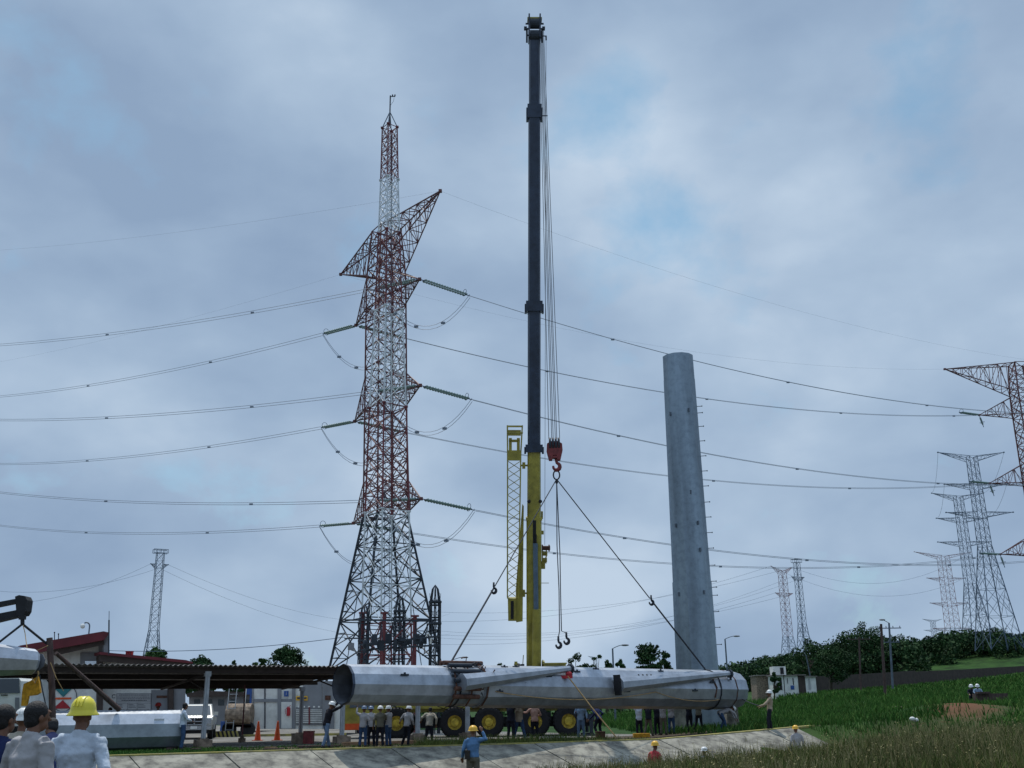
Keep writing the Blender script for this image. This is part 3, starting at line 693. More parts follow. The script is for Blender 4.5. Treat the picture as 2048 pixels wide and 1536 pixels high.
b = MB(); W_ = bw(32, 1037); b.box(bpnt(1037), (W_, W_*1.15, .16), bR); b.box(bpnt(1030, W_*.5), (.1, .3, .4), bR); b.build('section_collar', 'yellow', CR)
b = MB()
for (dx, y) in ((-.28, 1002), (.33, 1002)): b.ball(bpnt(y, dx, -.45), .1, 8, 6)
b.build('wear_pad', 'black', CR)
# boom head
b = MB()
for s in (-1, 1): b.box(bpnt(58, s*.3), (.08, 1.1, 1.3), bR)
b.build('boom_head', 'navy', CR)
for y, ww in ((52, .5), (75, .42)):
    b = MB(); b.tube([bpnt(y, -ww, -.3), bpnt(y, ww, -.3)], .05, 8); b.tube([bpnt(y, -.25, -.3), bpnt(y, .25, -.3)], .28, 16); b.build('sheave', 'dark_lattice', CR)
b = MB(); b.box(bpnt(42, 0, -.1), (.8, .7, .08), bR); b.box(bpnt(47, -.27, -.35), (.1, .1, .35), bR); b.box(bpnt(47, .27, -.35), (.1, .1, .35), bR); b.build('head_plate', 'yellow', CR)
b = MB()
for s in (-1, 1):
    b.bar(bpnt(62, s*.3, -.3), bpnt(62, s*.52, -.3), .05); b.box(bpnt(57, s*.5), (.16, .3, .12), bR); b.box(bpnt(72, s*.42), (.1, .2, .7), bR)
b.bar(bpnt(72, .3), bpnt(72, .66), .03); b.box(bpnt(76, .64), (.08, .08, .25)); b.build('head_bracket', 'dark_lattice', CR)
b = MB(); b.bar(bpnt(235, .3, -.3), bpnt(235, .72, -.3), .03); b.build('rope_guide', 'dark_lattice', CR)
# luffing ram and blue strip
b = MB(); b.tube([bpnt(1350, .1, -.75), bpnt(1215, .12, -.62)], .22, 12); b.build('luffing_cylinder', 'yellow', CR, smooth=False)
b = MB(); b.tube([bpnt(1215, .10, -.62), bpnt(1085, .06, -.55)], .13, 12); b.build('cylinder_rod', 'boom_blue', CR, smooth=False)
b = MB(); b.box(bpnt(1062, .02, -.47), (.17, .06, 1.2), bR); b.box(bpnt(1077, -.02, -.50), (.07, .06, .5), bR); b.box(bpnt(1077, .1, -.50), (.07, .06, .5), bR); b.build('boom_slot_plate', 'black', CR)
for y, l_ in ((1096, .45), (1107, .3), (1120, .28)):
    b = MB(); b.tube([bpnt(y, .42), bpnt(y, .42+l_)], .12, 12); b.box(bpnt(y, .45), (.06, .34, .34), bR); b.box(bpnt(y, .36+l_), (.06, .34, .34), bR); b.build('hose_reel', 'rust' if y < 1100 else 'yellow', CR)
b = MB(); b.box(bpnt(1130, .5), (.2, .2, .4), bR); b.box(bpnt(1065, .45), (.15, .2, .2), bR); b.bar(bpnt(1166, .4), bpnt(1166, .8), .02); b.build('bracket_box', 'yellow', CR)
b = MB(); b.bar(bpnt(1350, .55, -.2), bpnt(1318, .47, -.2), .03); b.bar(bpnt(1350, -.62), bpnt(1310, -.55), .03); b.box(bpnt(1332, .5), (.15, .4, .5), bR); b.build('side_rails', 'yellow', CR)
b = MB(); b.ball(bpnt(1334, -.85, -.4), (.22, .3, .28)); b.box(bpnt(1335, -.6, -.4), (.2, .3, .5)); b.tube([bpnt(1330, -1.05, -.4), bpnt(1330, -.75, -.4)], .16, 10); b.build('winch_drum', 'dark_lattice', CR)
# folded lattice jib
def jpt(px, y, dy=0): 
    c = bpnt(y, 0, dy); k_ = (px-1067.5)/F*(-(CM.to_3x3().inverted() @ c).z); return c+bx*k_
b = MB(); JW = .42
ysj = [905+i*(1195-905)/17 for i in range(18)]
for i, y in enumerate(ysj):
    f_ = i/17; xl, xr = 1014.5, 1041-4.5*f_
    cur = [jpt(xl, y, -JW), jpt(xr, y, -JW), jpt(xr, y, .1), jpt(xl, y, .1)]
    if i:
        for k_ in range(4):
            b.bar(pv[k_], cur[k_], .042)
            a_, c_ = (pv[k_], cur[(k_+1) % 4]) if i % 2 else (pv[(k_+1) % 4], cur[k_]); b.bar(a_, c_, .022)
    pv = cur
for xx in (1014, 1044):
    for dy in (-JW, .1): b.bar(jpt(xx, 851, dy), jpt(1014.5 if xx < 1030 else 1041, 905, dy), .045)
for y in (853, 866): b.bar(jpt(1013, y, -JW), jpt(1045, y, -JW), .05); b.bar(jpt(1013, y, .1), jpt(1045, y, .1), .05)
b.build('lattice_jib', 'yellow', CR)
b = MB(); b.box(jpt(1028, 911, -.2), (.74, .55, .55), bR); b.box(jpt(1020, 893, -.2), (.16, .5, .9), bR); b.box(jpt(1036, 893, -.2), (.16, .5, .9), bR); b.box(jpt(1028, 882, -.2), (.6, .5, .14), bR); b.box(jpt(1028, 866, -.2), (.7, .5, .3), bR); b.build('jib_head_box', 'yellow', CR)
b = MB()
A = [jpt(1044, 1008, -.3), jpt(1047, 1012, -.3), jpt(1045, 1241, -.3), jpt(1032, 1243, -.3), jpt(1031, 1180, -.3)]
b.prism([q for q in A], by*.5); b.build('jib_box_section', 'yellow', CR)
b = MB(); b.prism([jpt(1015, 1195, -.36), jpt(1032, 1195, -.36), jpt(1032, 1240, -.36), jpt(1016, 1240, -.36)], by*.5); jb = b.build('jib_foot', 'yellow', CR)
b = MB(); b.prism([jpt(1021, 1200, -.38), jpt(1027, 1200, -.38), jpt(1027, 1236, -.38), jpt(1021, 1236, -.38)], by*.01); b.build('foot_slot', 'black', jb)
b = MB()
for y in (931, 1186): b.bar(jpt(1040, y, -.1), jpt(1056, y, -.1), .06); b.box(jpt(1047, y, -.1), (.16, .3, .35), bR)
b.build('jib_bracket', 'yellow', CR)
# hoist ropes + hook block
HB = W(1109, 900, 48.6)
b = MB()
for i, dx in enumerate((-.26, -.12, -.05, .05, .12, .26)):
    top = bpnt(66, .36+.05*i-.12, -.35); b.tube([top, HB+Vector((dx, 0, .55))], .016, 5, caps=False)
b.build('hoist_rope', 'rope_dark', CR)
b = MB(); b.tube([bpnt(80, .64), bpnt(1090, .58)], .01, 4, caps=False); b.build('limit_cable', 'rope_dark', CR)
HK = thing('hook_block', HB, 'dark red hook block hanging on the crane ropes', 'hook block')
b = MB(); hp = [(-.36, .28), (-.16, .4), (.16, .4), (.36, .28), (.38, -.05), (.27, -.5), (.12, -.5), (.10, -.28), (-.10, -.28), (-.12, -.5), (-.27, -.5), (-.38, -.05)]
for y in (-.17, .12): b.prism([HB+Vector((p[0], y, p[1])) for p in hp], (0, .05, 0))
b.box(HB+Vector((0, 0, .1)), (.66, .3, .3)); b.box(HB+Vector((0, 0, -.36)), (.5, .3, .1)); b.build('block_cheeks', 'hook_red', HK)
for i in range(4):
    b = MB(); xx = HB.x-.21+.14*i; b.tube([(xx-.045, HB.y, HB.z+.3), (xx+.045, HB.y, HB.z+.3)], .30, 18); b.build('pulley', 'dark_lattice', HK)
def hook(c, s, m, parent, name='hook'):
    b = MB(); pts = []; rads = []
    pts += [c+Vector((0, 0, 1.15*s)), c+Vector((0, 0, .55*s))]; rads += [.13*s, .15*s]
    for i in range(10):
        a = R(80-i*30); pts.append(c+Vector((math.cos(a)*.33*s, 0, math.sin(a)*.36*s))); rads.append((.15+.06*math.sin(i/9*math.pi))*s*(1 if i < 7 else .75))
    b.tube(pts, rads, 8); return b.build(name, m, parent, smooth=True)
hc = W(1113, 933, 48.6); hook(hc, .48, 'hook_red', HK)
b = MB(); b.bar(HB-Vector((0, 0, .45)), hc+Vector((0, 0, .5)), .07, 8); b.build('swivel', 'dark_lattice', HK)
rg = W(1113, 950, 48.6)
b = MB(); b.tube([rg+Vector((math.cos(R(a))*.15, 0, math.sin(R(a))*.22)) for a in range(0, 361, 30)], .035, 6); b.box(rg-Vector((0, 0, .3)), (.12, .1, .2)); tag(b.build('sling_ring', 'rope_dark', loc=rg), 'steel ring joining the slings under the crane hook', 'ring')
def turn(P, s=.22):
    b = MB(); hook(P, s, 'rope_dark', None)
sl_top = rg-Vector((0, 0, .2))
for lab, pr1, pr2, T_ in (('left sling rope running from the ring down to the clamped joint', (921, 1172), None, .215), ('right sling rope running from the ring down to the right end of the shaft', (1289, 1203), None, .905)):
    E_ = onpipe(T_, 0, .05); S = thing('sling', sl_top, lab, 'sling', 'slings carrying the shaft'); b = MB(); b.tube([sl_top, sl_top.lerp(E_, .62)], .025, 6); b.build('wire_rope', 'rope_dark', S)
    b = MB(); b.tube([sl_top.lerp(E_, .63), E_], .04, 6); b.build('lower_rope', 'rope_dark', S)
    Pm = sl_top.lerp(E_, .63); hook(Pm-Vector((0, 0, .1)), .3, 'rope_dark', S, 'shackle_hook')
    b = MB(); b.tube([onpipe(T_, d_, .03) for d_ in range(-180, 181, 15)], .03, 5, caps=False); b.build('choker_loop', 'rope_dark', S)
S = thing('sling', sl_top, 'slack double sling hanging straight down under the hook with two open hooks', 'sling', 'idle slings')
for (pa, pb, he) in (((1114, 1090), (1119, 1262), (1117, 1292)), ((1120, 1110), (1123, 1262), (1133, 1284))):
    b = MB(); b.tube([sl_top, W(*pa, 48.6), W(*((pa[0]+pb[0])//2+(2 if pa[0] < 1118 else 0), 1180), 48.6), W(*pb, 48.6), W(he[0], he[1]-18, 48.6)], .022, 6); b.build('wire_rope', 'rope_dark', S); hook(W(he[0], he[1]-2, 48.6), .34, 'rope_dark', S)
#@@PART2
# ------------------------------------------------------------------ yard structures
def Pt(u, v, z=None):
    X, Y = xy(u, v); return Vector((X, Y, ground(X, Y) if z is None else z))
Ed = Vector((E[0], E[1], 0)); Nd = Vector((NV[0], NV[1], 0)); ER = Matrix.Rotation(R(30), 3, 'Z')
def upx(px, v, z=-1.3):
    "u on the line v=const seen at picture column px"
    lo, hi = -60, 60; inv = CM.to_3x3().inverted()
    for _ in range(40):
        m = (lo+hi)/2; X, Y = xy(m, v); c = inv @ Vector((X, Y, z)); 
        if c.z > -1 : lo = m; continue
        if 1024-c.x/c.z*F < px: lo = m
        else: hi = m
    return lo
CPV = -7.2
uL, uM, uR = upx(60, CPV)-3, upx(700, CPV), upx(945, CPV)
cp = thing('carport', Pt(upx(405, CPV), CPV), 'long open carport with corrugated sheet roof on grey steel posts along the yard', 'carport')
def corr(u0, u1, v0, z0, v1, z1):
    V = []; Fq = []; us = np.arange(u0, u1, .05)
    for (v, z, dz) in ((v0, z0, 0), (v1, z1, 0), (v1, z1, -.015), (v0, z0, -.015)):
        for u in us: X, Y = xy(u, v); V.append(Vector((X, Y, z+dz+.035*math.sin(u*2*math.pi/.2))))
    n_ = len(us); b = MB()
    b.add(V, [(j*n_+i, j*n_+i+1, ((j+1) % 4)*n_+i+1, ((j+1) % 4)*n_+i) for j in range(4) for i in range(n_-1)])
    return b.build('roof_sheet', 'corr', cp)
corr(uL, uM+.6, CPV+.5, 1.88, -15.9, 1.42); corr(uM+.65, uR+.4, CPV+.5, 1.88, -11.3, 1.62)
b = MB()
for v, z in ((CPV, 1.70), (-10.2, 1.54), (-13, 1.38), (-15.6, 1.26)):
    u1 = uM+.5 if v < -11 else uR+.3; b.box((Pt(uL, v, z)+Pt(u1, v, z))/2, (u1-uL, .1, .2), ER)
b.build('purlin', 'roof_under', cp)
for px, v in [(-120, CPV), (405, CPV), (683, CPV), (835, CPV), (935, CPV), (262, CPV-.001), (600, -15.6)]:
    if px == 262: continue
    u = upx(px, v); g = Pt(u, v); h = (1.62 if v == CPV else 1.2)-g.z
    b = MB(); b.box(g+Vector((0, 0, h/2)), (.17, .14, h), ER); b.box(g+Vector((0, 0, h-.06)), (.24, .22, .2), ER); b.box(g+Vector((0, 0, h/2)), (.03, .22, h-.4), ER); b.build('post', 'steel' if v == CPV else 'wallg', cp)
    b = MB(); b.box(g+Vector((0, 0, .16)), (.62, .55, .32), ER); b.box(g+Vector((0, 0, .34)), (.36, .32, .06), ER); b.build('footing', 'block', cp)
b = MB()
for px in (405, 683):
    u = upx(px, CPV); A = Pt(u, CPV, 1.55); B = Pt(u, -15.6, 1.15); b.bar(A, B, .06); b.bar(Pt(u, CPV, .9), Pt(u, CPV-3, 1.38), .035)
b.build('rafter', 'roof_under', cp)
# low building with maroon roofs
YB = 66.5
def wq(px, py, Y=YB): return W(px, py, Y)
bl = thing('low_building', (wq(210, 1450).x, YB, -1.3), 'low white office with two slanting maroon roofs behind the carport, at the left', 'building')
def slab(pts, m, name, depth, Y=YB, par=bl):
    b = MB(); b.prism([wq(px, py, Y) for px, py in pts], (-.52*depth, depth*.86, 0)); return b.build(name, m, par)
slab([(-60, 1316), (207, 1290), (207, 1456), (-60, 1466)], 'wallw', 'wall', 9, YB+1.2)
slab([(207, 1318), (352, 1332), (352, 1452), (207, 1458)], 'wallw', 'wall', 9, YB+1.5)
slab([(40, 1291), (207, 1262.5), (217, 1264.5), (217, 1269), (208, 1280), (100, 1300), (40, 1312)], 'roof_red', 'roof', 11, YB-.6)
slab([(95, 1302), (208, 1281), (209, 1289), (112, 1311)], 'roof_under', 'fascia', .3, YB-.3)
slab([(207.5, 1266), (217, 1266), (217.5, 1305), (207.5, 1309)], 'wallg', 'gable_return', 9, YB-.2)
slab([(199, 1303.5), (372, 1320), (386, 1324), (386, 1327), (199, 1309)], 'roof_red', 'roof', 11, YB-.4)
slab([(199, 1309.5), (384, 1327.4), (372, 1337), (210, 1323), (199, 1323)], 'roof_under', 'fascia', .35, YB-.2)
slab([(195, 1308), (206, 1308), (206, 1458), (195, 1458)], 'roof_under', 'column', .4, YB+.6)
slab([(338, 1340), (347, 1340), (347, 1455), (338, 1455)], 'roof_under', 'column', .4, YB+.6)
slab([(347.5, 1338), (371, 1338), (371, 1455), (347.5, 1455)], 'wallg', 'column', 1.4, YB+.8)
wv = slab([(161, 1305), (195, 1305), (195, 1340), (161, 1340)], 'wallg', 'window', .12, YB+1.08)
slab([(170, 1322), (194, 1322), (194, 1338), (170, 1338)], 'chrome', 'pane', .03, YB+1.0, wv)
b = MB(); c0 = wq(128, 1396, YB+1.16); r_ = .78
b.tube([c0+Vector((math.cos(a*math.pi/20)*r_, 0, math.sin(a*math.pi/20)*r_)) for a in range(41)], .02, 4, caps=False); em = b.build('emblem', 'ink', bl)
for tri, m in (([(-.62, .55), (.5, .62), (-.06, .06)], 'teal'), ([(-.6, -.62), (.5, -.62), (-.06, -.12)], 'emred'), ([(-.55, .03), (.45, .03), (.45, -.08), (-.55, -.08)], 'orange')):
    b = MB(); b.prism([c0+Vector((x_, -.02, z_)) for x_, z_ in tri], (0, .03, 0)); b.build('emblem_shape', m, em)
def textobj(txt, c, h, m, par, name='lettering', squash=1):
    cu = bpy.data.curves.new(name, 'FONT'); cu.body = txt; cu.size = h; cu.extrude = .01; cu.align_x = 'CENTER'; cu.align_y = 'CENTER'
    o = bpy.data.objects.new(name, cu); me = bpy.data.meshes.new_from_object(o); bpy.data.objects.remove(o)
    o = bpy.data.objects.new(name, me); me.materials.clear(); me.materials.append(M[m]); COL.objects.link(o); o.parent = par
    o.location = Vector(c)-parent_world(par); o.rotation_euler = (math.pi/2, 0, 0); o.scale = (squash, 1, 1); return o
textobj('C', wq(227, 1393, YB+1.46), .33, 'ink', bl)
b = MB()
def rect(b, x0, y0, x1, y1, Y, d=.02): b.prism([wq(x0, y0, Y), wq(x1, y0, Y), wq(x1, y1, Y), wq(x0, y1, Y)], (0, d, 0))
rect(b, 233, 1386.5, 302, 1419, YB+1.42, .05); nb = b.build('notice_board', 'signgrey', bl)
b = MB(); yl = YB+1.405
for y in (1387, 1402, 1406, 1419): rect(b, 233, y, 302, y+.5, yl)
for x in (233, 255, 274, 301.5): rect(b, x, 1406 if 234 < x < 300 else 1387, x+.5, 1419, yl)
for y, n_ in ((1389.5, 15), (1393.5, 17), (1397, 17), (1400, 12)):
    x = 235+ (17-n_)*1.6
    while x < 300-(17-n_)*1.6: w_ = random.uniform(1.2, 4.2); rect(b, x, y, min(x+w_, 300), y+1.3, yl); x += w_+.9
for x0_ in (236, 257, 276):
    for y in (1408.5, 1411.5, 1414.5): rect(b, x0_, y, x0_+random.uniform(8, 15), y+.8, yl)
b.build('board_lettering', 'ink', nb)
dr = slab([(303, 1380), (338, 1380), (338, 1455), (303, 1455)], 'wallg', 'door', .06, YB+1.42)
b = MB(); rect(b, 313, 1391, 334, 1396, YB+1.38); b.build('door_sign', 'rust', dr)
b = MB(); c = wq(259, 1307, YB+3)
for i in range(4): b.box(c+Vector((-.18+.12*i, 0, 0)), (.04, .3, .25))
b.box(c+Vector((0, 0, .12)), (.45, .3, .04)); b.build('roof_vent', 'emred', bl)
b = MB(); b.bar(wq(217.6, 1309, YB-1), wq(218, 1240, YB-1), .045, 6); b.bar(wq(218, 1242, YB-1), wq(218.3, 1222, YB-1), .018, 5)
tag(b.build('antenna_mast', 'dark_lattice', loc=wq(217.6, 1309, YB-1)), 'thin dark antenna rod at the right end of the high maroon roof', 'antenna')
for x_, y0, y1 in ((109, 1265, 1283), (117, 1268, 1282)):
    b = MB(); b.bar(wq(x_, y1, YB+4), wq(x_, y0, YB+4), .03, 6); b.ball(wq(x_, y0, YB+4), .05); tag(b.build('roof_rod', 'dark_lattice', loc=wq(x_, y1, YB+4)), ('left' if x_ < 112 else 'right') + ' of two short rods sticking up behind the maroon roof', 'rod')
def lamp(label, px, ytop, Y, reach, sgn=1, wood=False, r=.07):
    g = GP(px, Y); top = W(px, ytop, Y); T = thing('street_lamp', g, label, 'lamp post')
    b = MB(); b.tube([g, Vector((g.x, Y, top.z))], [r*1.4, r], 8); b.build('pole', 'grey_lattice', T)
    b = MB(); pts = [Vector((g.x+sgn*reach*i/5, Y, top.z+.3*math.sin(i/5*1.4))) for i in range(6)]; b.tube(pts, .035, 6); b.build('bracket', 'grey_lattice', T)
    b = MB(); b.ball(pts[-1]+Vector((sgn*.2, 0, -.02)), (.36, .14, .09), 10, 6); b.build('lamp_head', 'wallg', T)
lamp('street lamp with curved arm, between the crane hooks and the tiered tree', 1231, 1297, 95, .9)
lamp('small street lamp just right of the bolt cage tower', 902, 1321, 105, 1.1)
lamp('street lamp with arm to the right, just right of the upright pole', 1460, 1278, 110, 1.0)
T = thing('street_lamp', GP(157, 90), 'yard lamp with round globe hanging from a bent arm over the maroon roof', 'lamp post'); g = GP(157, 90); tz = W(157, 1250, 90)
b = MB(); b.tube([g, Vector((g.x, 90, tz.z-.6)), Vector((g.x, 90, tz.z-.1))]+[Vector((g.x-.28-.28*math.cos(R(180-a)) if 0 else g.x-.3+.3*math.cos(R(a)), 90, tz.z-.1+.3*math.sin(R(a)))) for a in range(0, 150, 30)], .06, 8); b.build('pole', 'grey_lattice', T)
b = MB(); b.ball(Vector((g.x-.58, 90, tz.z-.1)), .2, 10, 8); b.build('globe', 'wallw', T)
# annex
YA = 66
ax_ = thing('annex_building', GP(600, YA), 'white panelled annex with louvres and grey pilasters at the back of the yard', 'building')
b = MB(); b.prism([W(506, 1362, YA), W(690, 1362, YA), W(690, 1458, YA), W(506, 1458, YA)], (0, 6, 0)); b.build('wall', 'wallw', ax_)
def arect(x0, y0, x1, y1, m, name, dy=-.03, par=ax_, d=.04): b = MB(); rect(b, x0, y0, x1, y1, YA+dy, d); return b.build(name, m, par)
for x0_, x1_ in ((555, 562), (584, 590), (645, 668), (504, 506.5)): arect(x0_, 1362, x1_, 1458, 'wallg', 'pilaster', -.12, ax_, .12)
b = MB(); rect(b, 528.5, 1362, 531, 1457, YA-.05); b.build('panel_joint', 'ink', ax_)
arect(506.5, 1398, 584, 1404, 'wallg', 'rail_band', -.07)
arect(562.5, 1404, 583.5, 1457, 'wallw', 'door', -.1)
arect(606, 1362, 644, 1414, 'wallg', 'panel', -.05)
lv = arect(592, 1414, 644, 1450, 'wallg', 'louvre', -.05)
b = MB()
for i in range(8): rect(b, 592, 1419+i*3.6, 644, 1420.8+i*3.6, YA-.10)
for i in range(5): rect(b, 596+i*10, 1412, 600+i*10, 1415, YA-.10)
b.build('louvre_blades', 'wallw', lv)
b = MB(); rect(b, 617, 1414, 620, 1449, YA-.14, .03); b.build('louvre_post', 'red', lv)
sg = arect(568, 1382, 577, 1393, 'blue', 'wall_sign', -.14); textobj('i', W(572.5, 1387.5, YA-.16), .25, 'white', sg)
sg = arect(592, 1392, 615, 1401, 'helmet_o', 'warning_sign', -.14); b = MB(); rect(b, 594, 1394.5, 613, 1398, YA-.16); b.build('sign_band', 'ink', sg)
arect(650, 1391, 661, 1400, 'rust', 'wall_sign', -.16)
b = MB(); c = W(577, 1423, YA-.25); b.tube([c-Vector((0, 0, .25)), c+Vector((0, 0, .18)), c+Vector((0, 0, .26))], [.11, .11, .04], 12); b.bar(c+Vector((0, 0, .28)), c+Vector((.12, 0, .34)), .02); b.tube([c+Vector((-.03, 0, .3)), c+Vector((-.2, 0, .1)), c+Vector((-.15, 0, -.15))], .015, 5)
tag(b.build('fire_extinguisher', 'emred', loc=c), 'red fire extinguisher hanging on the white annex wall', 'extinguisher')
b = MB(); a = GP(420, YA-1.4); c_ = GP(692, YA-1.4); b.box((a+c_)/2+Vector((0, 0, .06)), (c_.x-a.x, .25, .16)); tag(b.build('kerb', 'kerb_yellow'), kind='structure')
# striped barrier
b = MB(); a = GP(416, 64.0); n_ = 16; c_ = GP(483, 64.0); w_ = (c_.x-a.x)/n_
bar = thing('striped_barrier', a, 'low yellow and black striped barrier beside the pickup', 'barrier')
for m, ph in (('kerb_yellow', 0), ('black', 1)):
    b = MB()
    for i in range(ph, n_, 2):
        x_ = a.x+i*w_; b.prism([(x_, 64, a.z), (x_+w_, 64, a.z), (x_+w_-.12, 64, a.z+.34), (x_-.12, 64, a.z+.34)], (0, .3, 0))
    b.build('stripe', m, bar)
# shed behind, tank unit, drum, signs
sh = thing('low_shed', GP(445, 80), 'low grey shed with dark roof beyond the pickup', 'shed')
b = MB(); b.prism([W(378, 1392, 80), W(508, 1392, 80), W(508, 1450, 80), W(378, 1450, 80)], (0, 6, 0)); b.build('wall', 'wallg', sh)
b = MB(); b.prism([W(374, 1387, 79.5), W(400, 1381, 79.5), W(512, 1385, 79.5), W(512, 1392, 79.5), W(374, 1394, 79.5)], (0, 7.5, 0)); b.build('roof', 'roof_under', sh)
for x_ in (388, 412, 436, 460, 488):
    b = MB(); b.prism([W(x_, 1399, 79.97), W(x_+12, 1399, 79.97), W(x_+12, 1411, 79.97), W(x_, 1411, 79.97)], (0, .06, 0)); b.build('window', 'glass', sh)
b = MB(); c = GP(426, 66); b.box(c+Vector((0, 0, 1.15)), (.26, .04, .3)); b.box(c+Vector((0, .03, .5)), (.04, .04, 1.0)); tag(b.build('blue_sign', 'blue', loc=c), 'small blue sign on a short stake beside the pickup', 'sign')
b = MB(); c = GP(449, 65.5); b.tube([c, c+Vector((0, 0, .3)), c+Vector((0, 0, .32)), c+Vector((0, 0, .6)), c+Vector((0, 0, .88))], [.28, .28, .30, .28, .28], 16); tag(b.build('drum', 'blue', loc=c), 'blue drum standing behind the striped barrier', 'drum')
tk = thing('tank_unit', GP(476, 65), 'dusty pink water tank with bent pipe and railings at the back of the yard', 'tank unit'); g = GP(476, 65)
b = MB(); b.tube([g+Vector((-.7, 0, 1.25)), g+Vector((.75, 0, 1.25))], .62, 16); b.build('tank', 'block', tk)
b = MB()
for x_ in (-.65, -.2): b.bar(g+Vector((x_, -.5, .1)), g+Vector((x_+.1, -.5, 3.1)), .03)
for i in range(7): b.bar(g+Vector((-.65+.03*i, -.5, .4+.4*i)), g+Vector((-.2+.03*i, -.5, .4+.4*i)), .02)
b.build('ladder', 'steel', tk)
b = MB(); b.tube([g+Vector((-.3, -.2, 3.2)), g+Vector((.15, -.2, 3.1)), g+Vector((.35, -.2, 2.7)), g+Vector((.3, -.2, 1.7))], .05, 8); b.build('bent_pipe', 'wallw', tk)
b = MB()
for x_ in (-.5, .6): b.tube([g+Vector((x_, -.3, .42)), g+Vector((x_, -.1, .42))], .42, 18); b.box(g+Vector((0, 0, .6)), (1.6, .8, .1))
b.build('chassis', 'black', tk)
b = MB(); b.prism([W(502, 1372, 72), W(512, 1372, 72), W(512, 1389, 72), W(490, 1389, 72), W(490, 1374, 72)], (0, .1, 0)); b.box(W(500, 1420, 72), (.1, .1, 3.0)); tag(b.build('sign_board', 'blue', loc=GP(500, 72)), 'blue board half hidden under the carport roof beside the white annex', 'sign')
b = MB(); g = GP(483.5, 52); b.tube([g+Vector((0, 0, .2)), g+Vector((0, 0, 2.7))], .035, 8); gt = thing('barrier_post', g, 'thin red post with a black and yellow base in the middle of the yard', 'post'); b.build('post', 'red', gt)
b = MB(); b.box(g+Vector((0, 0, .1)), (.28, .28, .2)); b.tube([g+Vector((0, 0, .2)), g+Vector((0, 0, .34))], [.12, .05], 8); b.build('base', 'block', gt)
for px, lb in ((515, 'left of two orange traffic cones in the yard, in front of the annex'), (554, 'right of two orange traffic cones in the yard, in front of the annex door')):
    g = GP(px, 54.8); T = thing('traffic_cone', g, lb, 'traffic cone', 'orange traffic cones')
    b = MB(); b.lathe([(.001, .93), (.03, .93), (.045, .9), (.155, .05), (.16, .03)], 20, Matrix.Translation(g)); b.build('cone', 'orange', T, smooth=True)
    b = MB(); b.box(g+Vector((0, 0, .022)), (.46, .46, .04)); b.build('base', 'orange', T)
# pickup facing the camera
g = GP(392, 61.5)
pk = thing('pickup_truck', g, 'pale silver pickup truck parked facing the camera behind the lying pole', 'pickup truck')
RT = Matrix.Rotation(R(13), 3, 'Z')
def L(x_, y_, z_): return g+RT @ Vector((x_, y_, z_))
def pbox(b, c, d): b.box(L(*c), d, RT)
b = MB(); prof = [(-2.6, .55), (-2.68, 1.0), (-2.6, 1.12), (-1.45, 1.22), (2.7, 1.15), (2.75, .5), (-2.5, .48)]
b.prism([L(-.93, y_, z_) for y_, z_ in prof], RT @ Vector((1.86, 0, 0))); b.build('body', 'silver', pk)
b = MB(); prof = [(-1.45, 1.2), (-.75, 1.78), (.5, 1.84), (.95, 1.2)]
b.add([L(s*(.86 if z_ < 1.3 else .72), y_, z_) for s in (-1, 1) for y_, z_ in prof], [(0, 1, 2, 3), (4, 7, 6, 5), (0, 4, 5, 1), (1, 5, 6, 2), (2, 6, 7, 3), (3, 7, 4, 0)]); cb = b.build('cab', 'silver', pk)
b = MB(); b.add([L(x_, y_, z_) for x_, y_, z_ in ((-.76, -1.39, 1.27), (.76, -1.39, 1.27), (.66, -.80, 1.755), (-.66, -.80, 1.755))], [(0, 1, 2, 3)]); b.build('windscreen', 'glass', cb)
b = MB(); pbox(b, (0, -2.7, .93), (.98, .05, .32)); gr = b.build('grille', 'black', pk)
b = MB(); pbox(b, (0, -2.73, .93), (.06, .04, .34)); pbox(b, (0, -2.73, .93), (1.0, .04, .05)); pbox(b, (0, -2.73, 1.10), (1.0, .04, .04)); pbox(b, (0, -2.73, .77), (1.0, .04, .04)); b.build('grille_bars', 'chrome', gr)
for s in (-1, 1):
    b = MB(); pbox(b, (s*.70, -2.66, .94), (.36, .1, .26)); b.build('headlight', 'chrome', pk)
    b = MB(); pbox(b, (s*1.04, -1.15, 1.32), (.2, .08, .2)); b.build('wing_mirror', 'silver', pk)
    for y_ in (-1.75, 1.7):
        b = MB(); b.tube([L(s*.68, y_, .38), L(s*.95, y_, .38)], .38, 20); b.build('wheel', 'rubber', pk)
b = MB(); pbox(b, (0, -2.76, .6), (1.8, .14, .2)); b.build('bumper', 'chrome', pk)
b = MB(); pbox(b, (0, -2.6, .42), (1.6, .2, .22)); b.build('undertray', 'black', pk)
b = MB(); pbox(b, (0, -2.84, .62), (.34, .02, .13)); b.build('number_plate', 'wallw', pk)
